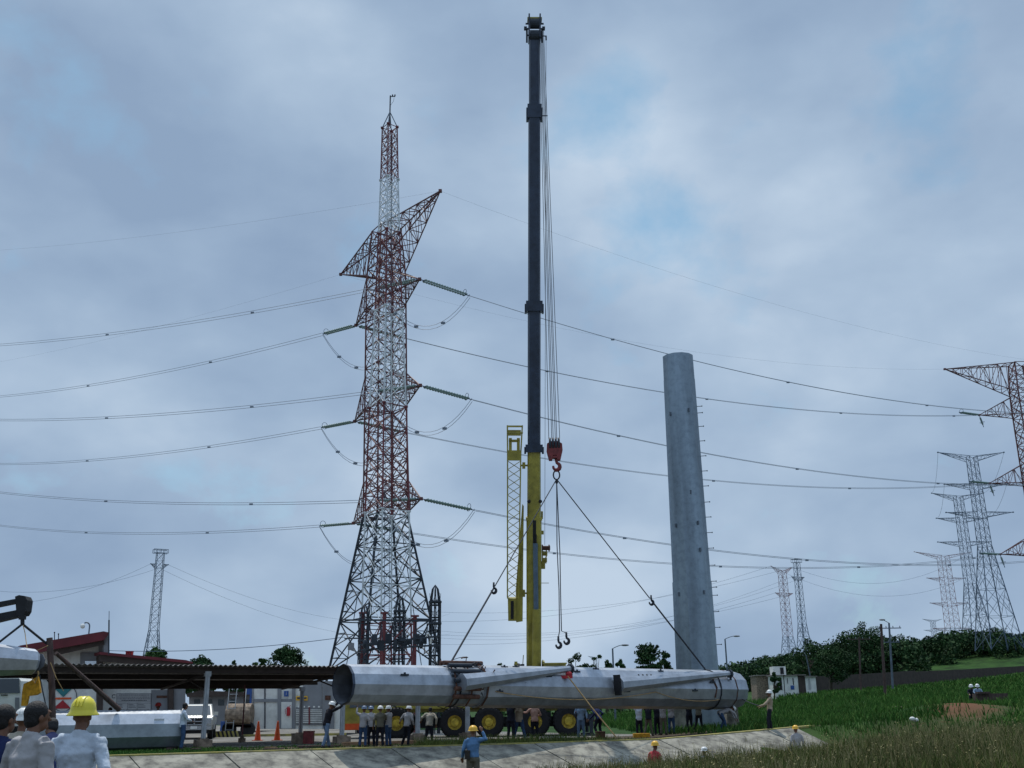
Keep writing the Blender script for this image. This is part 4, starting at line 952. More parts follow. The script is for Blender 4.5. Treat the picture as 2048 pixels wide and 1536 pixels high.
# lying pole, left
LA = W(362, 1455, 42.6); LB = W(60, 1460, 40.2); LR = .735
gz = ground(LA.x, LA.y); LA.z = gz+LR; LB.z = ground(LB.x, LB.y)+LR
lp = thing('steel_pole', (LA+LB)/2-Vector((0, 0, LR)), 'galvanised pole section lying on the ground behind the foreground men', 'steel pole')
b = MB(); b.tube([LA, LA+(LA-LB).normalized()*-.1, LB], [LR*.97, LR, LR*1.03], 10, ref=(0, -.62, .78), caps=True); b.build('shaft_section', 'zinc', lp)
ld_ = (LA-LB).normalized()
for t_, dz in ((.12, .52), (.42, .02)):
    c = LA.lerp(LB, t_)+Vector((0, -LR*1.0 if dz < .2 else -LR*.86, dz*LR)); b = MB(); b.box(c, (.36, .1, .08), ld_.to_track_quat('X', 'Z').to_matrix()); b.build('lifting_lug', 'chrome', lp)
for t_ in (.02, .5, .9):
    c = LA.lerp(LB, t_); b = MB(); b.box(Vector((c.x, c.y, gz+.05)), (.2, 1.9, .12)); tag(b.build('timber_bearer', 'wood', loc=(c.x, c.y, gz)), {.02: 'dark timber bearer under the right end of the lying pole', .5: 'dark timber bearer under the middle of the lying pole', .9: 'dark timber bearer under the hidden left end of the lying pole'}[t_], 'timber')
# hung pole arm, loader crane, truck
YT = 36.6
hp_ = thing('hanging_pole_end', W(40, 1320, YT), 'white topped tapered pole end hanging in slings at the left edge', 'steel pole')
A = W(74, 1324, YT); B = W(-170, 1312, YT-2.6); b = MB(); b.tube([A, A.lerp(B, .03), B], [(.30, .26), (.42, .40), (.74, .72)], 8, ref=(0, -.4, .9), caps=True, ph=.5); b.build('shaft_section', 'zinc', hp_)
b = MB(); b.tube([A+Vector((.02, 0, 0)), A+(A-B).normalized()*.04], [.30, .30], 8, ref=(0, -.4, .9), ph=.5); b.build('end_plate', 'zinc_in', hp_)
tr = thing('loader_truck', Vector((W(0, 1450, YT+2.5).x-1.5, YT+2.5, -1.3)), 'white truck with dark loader crane boom, cut off by the left edge', 'truck')
YC = YT+2.5
b = MB(); b.prism([W(-140, 1358, YC), W(38, 1356, YC), W(42, 1362, YC), W(43, 1452, YC), W(-140, 1460, YC)], (0, 2.3, 0)); cabin = b.build('cab', 'wallw', tr)
b = MB(); b.prism([W(-30, 1358.5, YC-.02), W(38, 1357.5, YC-.02), W(39.5, 1386, YC-.02), W(-30, 1387, YC-.02)], (0, -.02, 0)); b.build('window', 'glass', cabin)
b = MB(); rect(b, 1, 1389, 15, 1391, YC-.04); b.build('door_handle', 'black', cabin)
b = MB(); rect(b, 30, 1395, 38, 1440, YC-.03); b.build('door_seam', 'wallg', cabin)
for x_ in (-90, 20): c = W(x_, 1470, YC); b = MB(); b.tube([(c.x, YC-.1, -.8), (c.x, YC+.3, -.8)], .5, 22); b.build('wheel', 'rubber', tr)
b = MB(); b.prism([W(-200, 1265, YT), W(38, 1219, YT), W(40, 1232, YT), W(-200, 1290, YT)], (0, .35, 0)); b.prism([W(-200, 1240, YT), W(34, 1197, YT), W(34, 1205, YT), W(-200, 1252, YT)], (0, .3, 0)); b.build('loader_boom', 'black', tr)
b = MB(); b.prism([W(30, 1193, YT-.06), W(38, 1190, YT-.06), W(50, 1192, YT-.06), W(54, 1200, YT-.06), W(51, 1222, YT-.06), W(46, 1230, YT-.06), W(33, 1232, YT-.06)], (0, .47, 0)); b.build('boom_tip', 'black', tr)
b = MB(); b.tube([W(-170, 1270, YT+.2), Vector((W(-170, 1270, YT).x, YT+1.5, -1.0))], .3, 8); b.build('loader_column', 'black', tr)
hk = W(45, 1240, YT)
b = MB(); b.tube([W(45, 1228, YT), W(45, 1248, YT)], .07, 8); b.box(W(45, 1235, YT), (.2, .14, .14)); tag(b.build('loader_hook', 'black', loc=hk), 'black hook under the loader boom tip', 'hook')
S = thing('sling', W(45, 1249, YT), 'dark sling legs spreading from the loader hook to the hanging pole end', 'sling')
for q in ((-60, 1330), (93, 1287)): b = MB(); b.tube([W(45, 1248, YT), W(*q, YT+(.9 if q[0] > 0 else 0))], .04, 6); b.build('sling_leg', 'rope_dark', S)
rope('thin pale tag line hanging from the loader hook', [W(46, 1250, YT-.1), W(50, 1266, YT-.1), W(54, 1296, YT-.5)], .014, 'rope_tan')
# timber mast and diagonal log
tp_ = GP(106, 37.5); b = MB(); b.tube([tp_, W(104, 1380, 37.5), W(99, 1276, 37.5)], [.125, .11, .105], 10); tag(b.build('timber_post', 'wood', loc=tp_), 'rough dark timber post standing in front of the left building', 'timber post')
b = MB(); b.tube([W(112, 1306, 38.1), W(238, 1419, 41.2)], [.07, .10], 8); tag(b.build('leaning_pole', 'wood', loc=W(238, 1419, 41.2)), 'dark pole slanting down from the timber post to the lying pole', 'pole')
rope('thin tan line from the timber post down towards the emblem', [W(101, 1325, 37.3), W(112, 1355, 37.3), W(127, 1382, 37.6)], .014, 'rope_tan')
rope('pale tie line across the top of the timber post', [W(70, 1303, 37.2), W(96, 1291, 37.2)], .012, 'rope_tan')
ys_ = thing('strap_bundle', W(62, 1380, 36.9), 'yellow lifting straps draped beside the truck cab', 'straps')
b = MB(); b.prism([W(47, 1368, 36.9), W(60, 1362, 36.9), W(75, 1353, 36.9), W(78, 1370, 36.9), (W(80, 1385, 36.9)), W(72, 1390, 36.9), W(56, 1392, 36.9), W(52, 1412, 36.9), W(42, 1412, 36.9), W(44, 1385, 36.9)], (0, .14, 0)); b.build('strap_fold', 'yellow_cloth', ys_)
b = MB(); b.tube([W(64, 1356, 36.8), W(70, 1366, 36.8), W(77, 1348, 36.8), W(76, 1342, 36.8)], .025, 6); b.build('strap_loop', 'rope_tan', ys_)
rope('dark cord hanging from the strap bundle down to the crowd', [W(79, 1350, 36.8), W(86, 1385, 36.8), W(95, 1425, 36.8), W(92, 1440, 36.6)], .022, 'rope_dark')
# clutter by the carport
def block(label, px, Y, d, m, name, cat_, rz=0, dz=0):
    g = GP(px, Y); b = MB(); b.box(g+Vector((0, 0, d[2]/2+dz)), d, Matrix.Rotation(rz, 3, 'Z'))
    if d[2] > .25: b.box(g+Vector((0, 0, d[2]+dz+.02)), (d[0]*1.06, d[1]*1.06, .05), Matrix.Rotation(rz, 3, 'Z')); b.box(g+Vector((0, -d[1]/2-.015, d[2]*.5+dz)), (d[0]*.3, .04, d[2]*.2), Matrix.Rotation(rz, 3, 'Z'))
    return tag(b.build(name, m, loc=g), label, cat_)
block('dark red toolbox beside the rear carport post', 617, 48.2, (.42, .4, .5), 'hook_red', 'toolbox', 'toolbox')
block('brown crate against the rear carport post', 598, 48.6, (.6, .5, .4), 'block', 'crate', 'crate')
block('long dark plank on the grass by the toolbox', 638, 42.6, (1.6, .3, .1), 'wood', 'plank', 'plank', .3)
block('short red-brown plank on the grass left of the long plank', 541, 41.4, (.45, .15, .1), 'wood_l', 'plank', 'plank', -.2)
block('dark plank lying across the kerb edge', 548, 40.4, (.7, .18, .08), 'wood', 'plank', 'plank', .2)
block('small dark timber offcut in front of the grey post', 392, 41.0, (.35, .2, .1), 'wood', 'plank', 'plank')
block('long timber beam lying under the front of the shaft', 760, 44.8, (3.2, .2, .16), 'wood_l', 'beam', 'beam', .5)
block('pale beam on the mud below the crane wheels', 1000, 48.2, (3.6, .22, .12), 'wood_l', 'beam', 'beam', .52)
block('orange bucket-like box on the mud under the shaft', 1201, 50.5, (.42, .4, .28), 'rust', 'box', 'box')
block('heap of orange rope crate under the right part of the shaft', 1283, 51, (.75, .5, .2), 'yellow_cloth', 'box', 'box')
for i, (px, Y, d) in enumerate(((1360, 58, (.95, 1.2, 1.35)), (1424, 59, (1.3, 1.2, 1.45)), (1464, 55.2, (.62, .9, 1.15)))):
    g = GP(px, Y); b = MB(); b.prism([g+Vector((-d[0]/2, -d[1]/2, -.1)), g+Vector((d[0]/2, -d[1]/2, -.1)), g+Vector((d[0]/2*.86, -d[1]/2, d[2])), g+Vector((-d[0]/2*.86, -d[1]/2, d[2]))], (0, d[1], 0)); b.box(g+Vector((0, 0, d[2]+.04)), (d[0]*.7, d[1]*.8, .1))
    tag(b.build('concrete_pedestal', 'zinc_pole' if i == 1 else 'concrete', loc=g), ('grey concrete pedestal left of the upright pole, below the shaft', 'wide grey plinth at the foot of the upright pole', 'pale pedestal beside the bending man at the end of the shaft')[i], 'pedestal')
# bolt cages and platform at the foot of the pylon
cg = thing('bolt_cage_frame', GP(800, 68), 'dark cluster of steel bolt cages and beams below the big pylon', 'steel frame')
def cage(px, ytop, Y, wpx, dome=True):
    g = GP(px, Y); r_ = wpx/2/F*(Y*.99); ht = W(px, ytop, Y).z
    b = MB(); n_ = 8; zd = ht-1.1
    for k_ in range(n_):
        a = 2*math.pi*k_/n_+.2; q = Vector((math.cos(a)*r_, math.sin(a)*r_, 0)); b.bar(Vector((g.x, Y, g.z))+q, Vector((g.x, Y, zd))+q, .045)
        if dome: b.bar(Vector((g.x, Y, zd))+q, Vector((g.x, Y, ht-.25))+q*.55, .04); b.bar(Vector((g.x, Y, ht-.25))+q*.55, Vector((g.x, Y, ht)), .03)
    z = g.z+.8
    while z < zd:
        q = [Vector((g.x+math.cos(a*math.pi/4+.2)*r_, Y+math.sin(a*math.pi/4+.2)*r_, z)) for a in range(9)]
        b.tube(q, .03, 4, caps=False); z += .75
        for k_ in range(8): b.bar(q[k_], q[k_+1]+Vector((0, 0, .72)), .018)
    b.build('bolt_cage', 'dark_lattice', cg)
    for zz in (zd, zd-1.3, zd-4.1):
        if zz > g.z: b = MB(); b.tube([(g.x, Y, zz), (g.x, Y, zz+.12)], r_*1.18, 12); b.build('ring_flange', 'dark_lattice', cg)
cage(868, 1170, 66, 22); cage(722, 1208, 70, 20); cage(795, 1192, 74, 22)
b = MB()
for (xa, ya, Ya), (xb, yb, Yb) in (((720, 1290, 68), (880, 1272, 64)), ((720, 1300, 68), (880, 1290, 64)), ((690, 1240, 76), (880, 1240, 72)), ((722, 1240, 68), (868, 1242, 66)), ((690, 1277, 74), (740, 1276, 70)), ((725, 1305, 66), (880, 1262, 66))):
    b.bar(W(xa, ya, Ya), W(xb, yb, Yb), .07)
for i in range(14):
    x_ = 722+i*11.5; b.bar(W(x_, 1306, 67), W(x_+(6 if i % 2 else -6), 1244, 67), .035)
for i in range(10):
    x_ = 735+i*14; b.box(W(x_, 1285+random.uniform(-9, 9), 66+random.uniform(-1, 1)), (random.uniform(.15, .4), .3, random.uniform(.25, .7)))
b.build('platform_truss', 'dark_lattice', cg)
b = MB()
for x_ in (730, 758, 810, 842): b.ball(W(x_, 1288, 66), (.15, .15, .3), 10, 6)
b.build('insulator_drum', 'dark_lattice', cg)
for x_ in (726, 769, 830):
    b = MB(); y_ = 1226 if x_ < 800 else 1232; Yc = 70; top = W(x_, y_, Yc); b.tube([Vector((top.x, Yc, -1.3)), top], .13, 8); b.box(top, (.5, .4, .1)); b.build('red_column', 'red', cg)
b = MB(); b.bar(W(770, 1228, 70), W(735, 1320, 70), .06); b.bar(W(770, 1300, 70), W(826, 1236, 70), .06); b.bar(W(735, 1250, 70), W(770, 1320, 70), .04); b.bar(W(735, 1312, 70), W(828, 1308, 70), .05); b.build('red_brace', 'red', cg)
b = MB(); b.box(W(702, 1293, 66), (.34, .3, .42)); b.bar(W(702, 1300, 66), W(722, 1306, 67), .03); b.build('floodlight_box', 'wallg', cg)
b = MB(); b.tube([W(852, 1275, 65), W(856, 1266, 65), W(862, 1275, 65), W(861, 1288, 65)], .06, 6); b.build('white_hose', 'wallw', cg)
# ------------------------------------------------------------------ right-hand shacks, wall and poles
YS = 140
def shack(label, x0, x1, yt, yb, m, Y=YS, dep=3.5, holes=(), roof=True):
    g = GP((x0+x1)/2, Y); T = thing('shack', g, label, 'shack', 'small white shacks'); A = W(x0, yt, Y); B = W(x1, yt, Y); z0 = min(g.z-.3, W(x0, yb, Y).z)
    b = MB(); b.box(((A.x+B.x)/2, Y+dep/2, (A.z+z0)/2), (B.x-A.x, dep, A.z-z0)); b.build('wall', m, T)
    if roof: b = MB(); b.box(((A.x+B.x)/2, Y+dep/2-.1, A.z+.06), (B.x-A.x+.3, dep+.4, .12)); b.build('roof', 'corr', T)
    for (a, c, d, e, mm_) in holes:
        b = MB(); P = W(a, c, Y-.03); Q = W(d, e, Y-.03); b.box(((P.x+Q.x)/2, Y-.02, (P.z+Q.z)/2), (Q.x-P.x, .06, P.z-Q.z)); b.build('doorway' if e-c > 16 else 'window', mm_, T)
shack('white shack with dark doorway, left of the shack row', 1548, 1566, 1352, 1380, 'wallw', holes=((1558, 1356, 1565, 1380, 'black'), (1551, 1360, 1553, 1370, 'black')))
shack('raised white tank hut with a dark opening above the shack row', 1546, 1571, 1333, 1349, 'wallw', YS+2, 2, holes=((1560, 1335, 1568, 1348, 'black'),), roof=False)
shack('wide white shack with two narrow windows in the shack row', 1568, 1595, 1352, 1380, 'wallw', holes=((1574, 1356, 1576, 1367, 'black'), (1585, 1356, 1588, 1370, 'black'), (1581, 1371, 1589, 1379, 'blue')))
shack('dark open lean-to between the white shacks', 1595.5, 1609, 1351, 1380, 'roof_under')
shack('separate pale shack at the right end of the shack row', 1610, 1631, 1354, 1380, 'wallw', holes=((1616, 1357, 1622, 1379, 'signgrey'),))
shack('brownish low hut left of the white shacks', 1512, 1545, 1352, 1381, 'block', YS+4)
wl = MB(); pts = [(1628, 1353, 1382, 165), (1740, 1347, 1376, 178), (1830, 1341, 1371, 190), (1832, 1343, 1371, 190.2), (1940, 1338, 1364, 205), (2110, 1328, 1356, 225)]
for (xa, ta, ba, Ya), (xb, tb, bb_, Yb) in zip(pts, pts[1:]):
    A, B = W(xa, ta, Ya), W(xb, tb, Yb); za = ground(A.x, A.y)-.3; zb = ground(B.x, B.y)-.3
    wl.add([Vector((A.x, Ya+dy, z)) for dy in (0, .3) for z in (za, A.z)]+[Vector((B.x, Yb+dy, z)) for dy in (0, .3) for z in (zb, B.z)], [(0, 1, 5, 4), (2, 6, 7, 3), (1, 3, 7, 5), (0, 2, 3, 1), (4, 5, 7, 6)])
tag(wl.build('perimeter_wall', 'roof_under', loc=W(1628, 1380, 165)), 'long dark perimeter wall running up the right-hand field', 'wall')
def upole(label, px, yt, Y, cross=(), lamp_=False, lean=0, m='wood', r=.12, yb=None):
    g = GP(px, Y); t = W(px-lean, yt, Y); T = thing('utility_pole', g, label, 'utility pole')
    b = MB(); b.tube([g, t], [r*1.3, r], 8); b.build('pole', m, T)
    for dz, hl in cross:
        b = MB(); b.box(t-Vector((0, 0, dz)), (hl*2, .12, .12)); b.build('cross_beam', m, T)
        for s in (-.9, -.3, .3, .9): b = MB(); b.tube([t+Vector((s*hl, 0, -dz)), t+Vector((s*hl, 0, -dz+.3))], .06, 6); b.build('insulator', 'wallg', T)
    if lamp_: b = MB(); b.bar(t, t+Vector((-.7, 0, .4)), .05); b.ball(t+Vector((-.9, 0, .45)), (.45, .2, .12)); b.build('lamp_head', 'wallg', T)
upole('bare leaning timber pole in front of the right-hand trees', 1771, 1248, 110, lean=9, r=.13)
upole('grey utility pole with two cross beams and a lamp, right of the bare timber pole', 1786, 1246, 150, ((.7, 1.6), (2.6, 1.2)), True, 8, 'grey_lattice', .13)
upole('faint wooden pole with a cross beam among the right-hand trees', 1722, 1274, 150, ((.3, 1.6),), False, 4, 'wood', .12)
upole('slanting pale pole left of the dark trees by the shacks', 1628, 1310, 160, (), False, 16, 'grey_lattice', .09)
b = MB(); g = GP(1985, 72); b.box(g+Vector((0, .2, .35)), (2.1, .6, .5)); b.box(g+Vector((-.6, -.1, .65)), (.8, .5, .12)); tag(b.build('timber_stack', 'wood', loc=g), 'dark low timber stack beside the two seated men on the right', 'timber')
for i, (px, Y) in enumerate(((1797, 66), (1826, 50.5))):
    g = GP(px, Y); b = MB(); b.ball(g+Vector((0, 0, .25)), (.14 if i else .5, .12, .10), 10, 6); b.ball(g+Vector((.2, .1, .2)), (.12, .12, .1), 8, 6); tag(b.build('debris_bag', 'wallw' if i else 'block', loc=g), ('pale rubble lump on the green slope below the wall', 'small white bag lying in the tall grass')[i], 'debris')
# ------------------------------------------------------------------ vegetation
def leafmat(name, c1, c2, scale=.6):
    m = mat(name, c1, .85, 0, .3, scale, col2=c2, spec=.15, detail=6); return m
M['leaf_dark'] = leafmat('dark_green_leaves', (.030, .070, .022), (.012, .030, .013))
M['leaf_mid'] = leafmat('mid_green_leaves', (.035, .085, .022), (.014, .040, .014))
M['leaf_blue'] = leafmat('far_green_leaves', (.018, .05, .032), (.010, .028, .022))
M['bark'] = mat('brown_bark', (.07, .055, .04), .9, 0, .3, 3)
def leaves(rg, lobes, per, size):
    "lobes: [(centre, radii)] -> quads scattered through each lobe, denser near its skin"
    Vs = []
    for c, r_ in lobes:
        d = rg.normal(size=(per, 3)); d /= np.linalg.norm(d, axis=1)[:, None]; rad = rg.uniform(.35, 1.05, (per, 1))**.6
        p = np.array(c)+d*rad*np.array(r_)
        nn = d*.6+rg.normal(size=(per, 3))*.7; nn /= np.linalg.norm(nn, axis=1)[:, None]
        a = np.cross(nn, rg.normal(size=(per, 3))); a /= np.linalg.norm(a, axis=1)[:, None]; b_ = np.cross(nn, a)
        s = (size*rg.uniform(.55, 1.3, (per, 1)))
        Vs.append(np.stack([p-a*s, p+b_*s*.55, p+a*s, p-b_*s*.55], 1).reshape(-1, 3))
    V = np.concatenate(Vs); return V, np.arange(len(V)).reshape(-1, 4)
def tree(label, px, ytop, wpx, Y, shape='round', m='leaf_dark', group=None, seed=0, per=110, zb=None, trunk=.35, size=None, nl=None):
    rg = np.random.default_rng(seed+100); g = GP(px, Y)
    if zb is not None: g.z = zb
    H = W(px, ytop, Y).z-g.z; wd = wpx/F*Y; X0 = XatZ(px, Y, g.z+H*.7)
    T = thing('tree', g, label, 'tree', group)
    lobes = []; branches = []
    nl = nl or 16
    for i in range(nl):
        if shape == 'round': h = rg.uniform(.32, .86); ww = math.sqrt(max(.05, 1-((h-.58)/.42)**2)); 
        elif shape == 'dome': h = rg.uniform(.45, .93); ww = math.sqrt(max(.08, 1-((h-.5)/.46)**2))*1.05
        elif shape == 'tier': h = rg.uniform(.34, .95); ww = 1.2-h
        elif shape == 'sparse': h = rg.uniform(.45, .95); ww = .8
        else: h = rg.uniform(.2, .8); ww = 1.0
        a = rg.uniform(0, 2*math.pi); rr = wd*.5*ww*math.sqrt(rg.uniform(.05, .8))
        lr = wd*(.17 if shape in ('round', 'bush') else .13 if shape == 'dome' else .12)*rg.uniform(.7, 1.25)
        c = (X0-g.x+math.cos(a)*rr, math.sin(a)*rr, H*h); lobes.append((c, (lr*1.25, lr*1.25, min(lr*(.8 if shape != 'tier' else .5), H*.16)))); branches.append(c)
    if shape != 'sparse': lobes.append(((X0-g.x, 0, H*.93), (wd*.13, wd*.13, H*.08)))
    V, Fq = leaves(rg, lobes, per, size or max(.16, wd*.028)); me = rawmesh('crown', V, Fq, m); o = bpy.data.objects.new('crown', me); COL.objects.link(o); o.parent = T
    b = MB(); th = H*.45; b.tube([(0, 0, -.4), ((X0-g.x)*.3, 0, th*.5), (X0-g.x, 0, H*.8)], [wd*.035+.08, wd*.028+.05, .05], 7)
    for c in branches[:10]: b.tube([((X0-g.x)*.6, 0, th*.8), Vector(c)*.6+Vector((0, 0, th*.25)), c], [wd*.014+.04, wd*.01+.03, .02], 5)
    b.v = [tuple(Vector(v)+g) for v in b.v]; b.build('trunk', 'bark', T)
tree('feathery tree directly below the lone grey pylon', 306, 1293, 74, 118, 'dome', 'leaf_mid', seed=1, nl=44)
tree('tree at the right end of the lower maroon roof', 400, 1311, 74, 118, 'dome', 'leaf_dark', seed=2, nl=44)
tree('tiny tree peeking over the carport roof, left of the big round tree', 466, 1322, 40, 125, 'dome', 'leaf_dark', seed=3)
tree('big dense round tree above the carport roof', 572, 1291, 84, 125, 'dome', 'leaf_dark', seed=4, nl=60, per=170)
tree('open spindly tree touching the left of the big round tree', 521, 1302, 38, 122, 'sparse', 'leaf_mid', seed=5, nl=16, per=70)
tree('low far tree just left of the crane boom foot', 1000, 1326, 40, 150, 'dome', 'leaf_dark', seed=6)
tree('flat topped tree right of the crane cab', 1156, 1305, 56, 140, 'dome', 'leaf_dark', seed=7, nl=24, per=90)
tree('thin open tree below the tiny skyline pylon', 1192, 1302, 34, 140, 'sparse', 'leaf_mid', seed=8, nl=16, per=40)
tree('small round tree left of the street lamp', 1215, 1320, 34, 140, 'dome', 'leaf_dark', seed=9)
tree('small round tree right of the street lamp', 1242, 1318, 30, 140, 'dome', 'leaf_dark', seed=10)
tree('tiered tree standing left of the upright pole', 1297, 1286, 96, 125, 'tier', 'leaf_dark', seed=11, nl=44, per=110)
tree('bushy tree between the tiered tree and the upright pole', 1330, 1302, 42, 128, 'dome', 'leaf_dark', seed=12, nl=24)
tree('leafy young tree in front of the brown hut by the shacks', 1549, 1345, 22, 132, 'round', 'leaf_mid', seed=13, nl=10)
tree('dark tree with visible trunk in front of the perimeter wall', 1662, 1288, 86, 158, 'round', 'leaf_dark', seed=14, nl=26, per=150)
tree('tallest bushy tree on the right-hand skyline', 1727, 1243, 70, 230, 'round', 'leaf_dark', seed=15, nl=26, per=130)
tree('tree left of the tallest skyline tree', 1694, 1262, 76, 225, 'round', 'leaf_dark', seed=16, nl=24)
tree('spreading tree above the white shacks', 1618, 1277, 74, 200, 'round', 'leaf_dark', seed=17, nl=24, per=130)
sky_pts = [(1395, 1334, 44), (1440, 1330, 50), (1470, 1326, 44), (1505, 1320, 44), (1532, 1309, 50), (1560, 1308, 48), (1588, 1300, 46), (1650, 1290, 60), (1755, 1258, 50), (1775, 1275, 54), (1803, 1268, 56), (1830, 1275, 56), (1856, 1272, 56), (1884, 1265, 60), (1908, 1261, 60), (1940, 1258, 60), (1966, 1261, 56), (1990, 1255, 56), (2020, 1266, 60), (2050, 1268, 60), (2080, 1266, 70)]
for i, (px, yt, wd) in enumerate(sky_pts):
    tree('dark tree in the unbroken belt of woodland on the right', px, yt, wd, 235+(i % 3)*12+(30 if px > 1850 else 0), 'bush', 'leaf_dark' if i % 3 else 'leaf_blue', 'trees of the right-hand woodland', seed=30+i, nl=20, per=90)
# lower fill of the same wood, one uncountable mass
rg = np.random.default_rng(5); lob = []
for i in range(430):
    px = rg.uniform(1380, 2120); Y = rg.uniform(222, 262)+(25 if px > 1850 else 0); g = GP(px, Y); top = np.interp(px, [p[0] for p in sky_pts], [p[1] for p in sky_pts])+13
    zt = W(px, top, Y).z; z = g.z+max(.3, (zt-g.z))*rg.uniform(.05, .95); rr = rg.uniform(1.8, 3.2); lob.append(((g.x, g.y, z), (rr, rr, rr*.7)))
V, Fq = leaves(rg, lob, 130, .42); o = bpy.data.objects.new('woodland', rawmesh('woodland', V, Fq, 'leaf_dark')); COL.objects.link(o); tag(o, 'dark undergrowth filling the right-hand wood', 'undergrowth', kind='stuff')
lob = []
for i in range(120):
    px = rg.uniform(-60, 1420); Y = rg.uniform(150, 175); g = GP(px, Y); z = g.z+rg.uniform(.3, 2.6); rr = rg.uniform(1.2, 2.2); lob.append(((g.x, g.y, z), (rr*1.4, rr, rr*.7)))
V, Fq = leaves(rg, lob, 70, .35); o = bpy.data.objects.new('far_hedge', rawmesh('far_hedge', V, Fq, 'leaf_mid')); COL.objects.link(o); tag(o, 'low green scrub along the far side of the yard', 'scrub', kind='stuff')
# grass blades
M['straw'] = mat('dry_grass_stalks', (.34, .29, .15), .9, 0, .3, .5, col2=(.17, .15, .065), spec=.1)
M['olive'] = mat('olive_grass', (.115, .14, .04), .9, 0, .3, .4, col2=(.06, .085, .022), spec=.1)
M['olive2'] = mat('yellowing_grass', (.20, .17, .07), .9, 0, .3, .4, spec=.1)
M['olive3'] = mat('dark_grass', (.05, .075, .02), .9, 0, .3, .4, spec=.1)
M['blade2'] = mat('dark_fresh_grass', (.040, .095, .02), .9, 0, .3, .4, spec=.1)
M['blade3'] = mat('pale_fresh_grass', (.10, .17, .04), .9, 0, .3, .4, spec=.1)
M['blade'] = mat('fresh_grass', (.065, .15, .028), .9, 0, .35, .25, col2=(.026, .085, .016), spec=.1, detail=8)
gcache = {}
def gz_(X, Y): return ground(X, Y)
def blades(name, P, h, wd, m, label, seed=1, lean=.25):
    rg = np.random.default_rng(seed); n_ = len(P); P = np.array(P); h = np.asarray(h).reshape(-1, 1)
    a = rg.uniform(0, 2*math.pi, n_); dx = np.stack([np.cos(a), np.sin(a), 0*a], 1)*wd*rg.uniform(.6, 1.4, (n_, 1))/2
    l_ = rg.normal(0, lean, (n_, 3))*h; l_[:, 2] = 0
    up_ = np.concatenate([np.zeros((n_, 2)), h], 1)
    m1 = P+up_*.55+l_*.3; t_ = P+up_+l_
    V = np.stack([P-dx, P+dx, m1+dx*.8, m1-dx*.8, t_+dx*.25, t_-dx*.25], 1).reshape(-1, 3)
    k_ = np.arange(n_)[:, None]*6; Fq = np.concatenate([k_+np.array([[0, 1, 2, 3]]), k_+np.array([[3, 2, 4, 5]])])
    o = bpy.data.objects.new(name, rawmesh(name, V, Fq, m, 4, np.tile(rg.choice(len(m), n_, p=[.6, .2, .2]), 2) if isinstance(m, tuple) else None)); COL.objects.link(o); return tag(o, label, 'grass', kind='stuff')
def scatter(n_, px0, px1, Y0, Y1, cond, seed, power=1.0):
    r_ = random.Random(seed); out = []; 
    while len(out) < n_:
        Y = Y0+(Y1-Y0)*r_.random()**power; X = W(r_.uniform(px0, px1), 1440, Y).x; u, v = uv(X, Y); q = cond(X, Y, u, v)
        if q <= 0 or r_.random() > q: continue
        out.append((X, Y, ground(X, Y)-.02))
    return out
def pn(X, Y):
    "smooth patchiness, about -1..1"
    return (math.sin(X*.83+Y*.31+1.3*math.sin(Y*.47))+math.sin(Y*1.13-X*.52+1.7*math.sin(X*.39))+.7*math.sin(X*2.3+Y*1.9))/2.4
def near_cond(X, Y, u, v):
    inv_px = 1024+X/Y*F*.985
    if v < 7.6 and u < 37.2: return 0
    if v < 1.5: return 0
    d = sm(900, 1450, inv_px)**1.3
    if Y > 40 and ((X-.42*Y)/1.6)**2 < 1: return .05
    d *= .45+.55*sm(-.6, .4, pn(X*1.4, Y*1.4))
    return max(.03 if inv_px > 930 else 0, d)*(.35 if v < 9 else 1)
def pxof(p): return 1024+p[0]/p[1]*F*.985
def capf(p): return float(np.interp(pxof(p), [950, 1150, 1400, 1600, 1900], [.34, .46, .58, .74, .86]))*(1+.28*pn(p[0]*.9, p[1]*.9))
P = scatter(30000, 900, 2100, 19, 48, near_cond, 3, 1.0)
hh = [random.uniform(.35, .8)*capf(p)*(.75 if uv(p[0], p[1])[1] < 9 else 1)*(1.0-.35*sm(34, 48, p[1])) for p in P]
blades('tall_grass', P, hh, .022, ('olive', 'olive2', 'olive3'), 'tall olive grass on the near bank at the lower right', 5)
P = scatter(5200, 900, 2100, 20, 44, near_cond, 4, 1.0); hh = [random.uniform(.6, 1.12)*capf(p)*(1-.3*sm(34, 44, p[1])) for p in P]
blades('dry_stalks', P, hh, .012, 'straw', 'pale dry grass stalks rising above the near bank', 6, .16)
# seed heads on the stalks
rg = np.random.default_rng(9); lob = [((p[0]+rg.normal(0, .12), p[1]+rg.normal(0, .1), p[2]+h_*.93), (.03, .03, .10)) for p, h_ in list(zip(P, hh))[::4]]
V, Fq = leaves(rg, lob, 4, .018); o = bpy.data.objects.new('seed_heads', rawmesh('seed_heads', V, Fq, 'straw')); COL.objects.link(o); tag(o, 'brownish seed heads on the tall dry grass', 'grass', kind='stuff')
def green_cond(X, Y, u, v):
    if v > 1.2 and u < 37: return 0
    if X < 6.5 and Y > 48 : return 0
    if v > -1.0 and u < 37: return 0
    if v < -1.0 and u < 33 and v > -6.5: return 0
    if ((X-.42*Y)/1.7)**2+((Y-54)/5.0)**2 < 1.0+.5*pn(X*2, Y*2): return .10
    return .35+.65*sm(-.5, .5, pn(X, Y))
    if v > 6: return .35
    return 1
P = scatter(46000, 1200, 2110, 43, 135, green_cond, 7, 1.5)
blades('field_grass', P, [random.uniform(.16, .42)*(1+.6*sm(60, 120, p[1])) for p in P], .05, ('blade', 'blade2', 'blade3'), 'bright green grass covering the right-hand field', 8, .3)
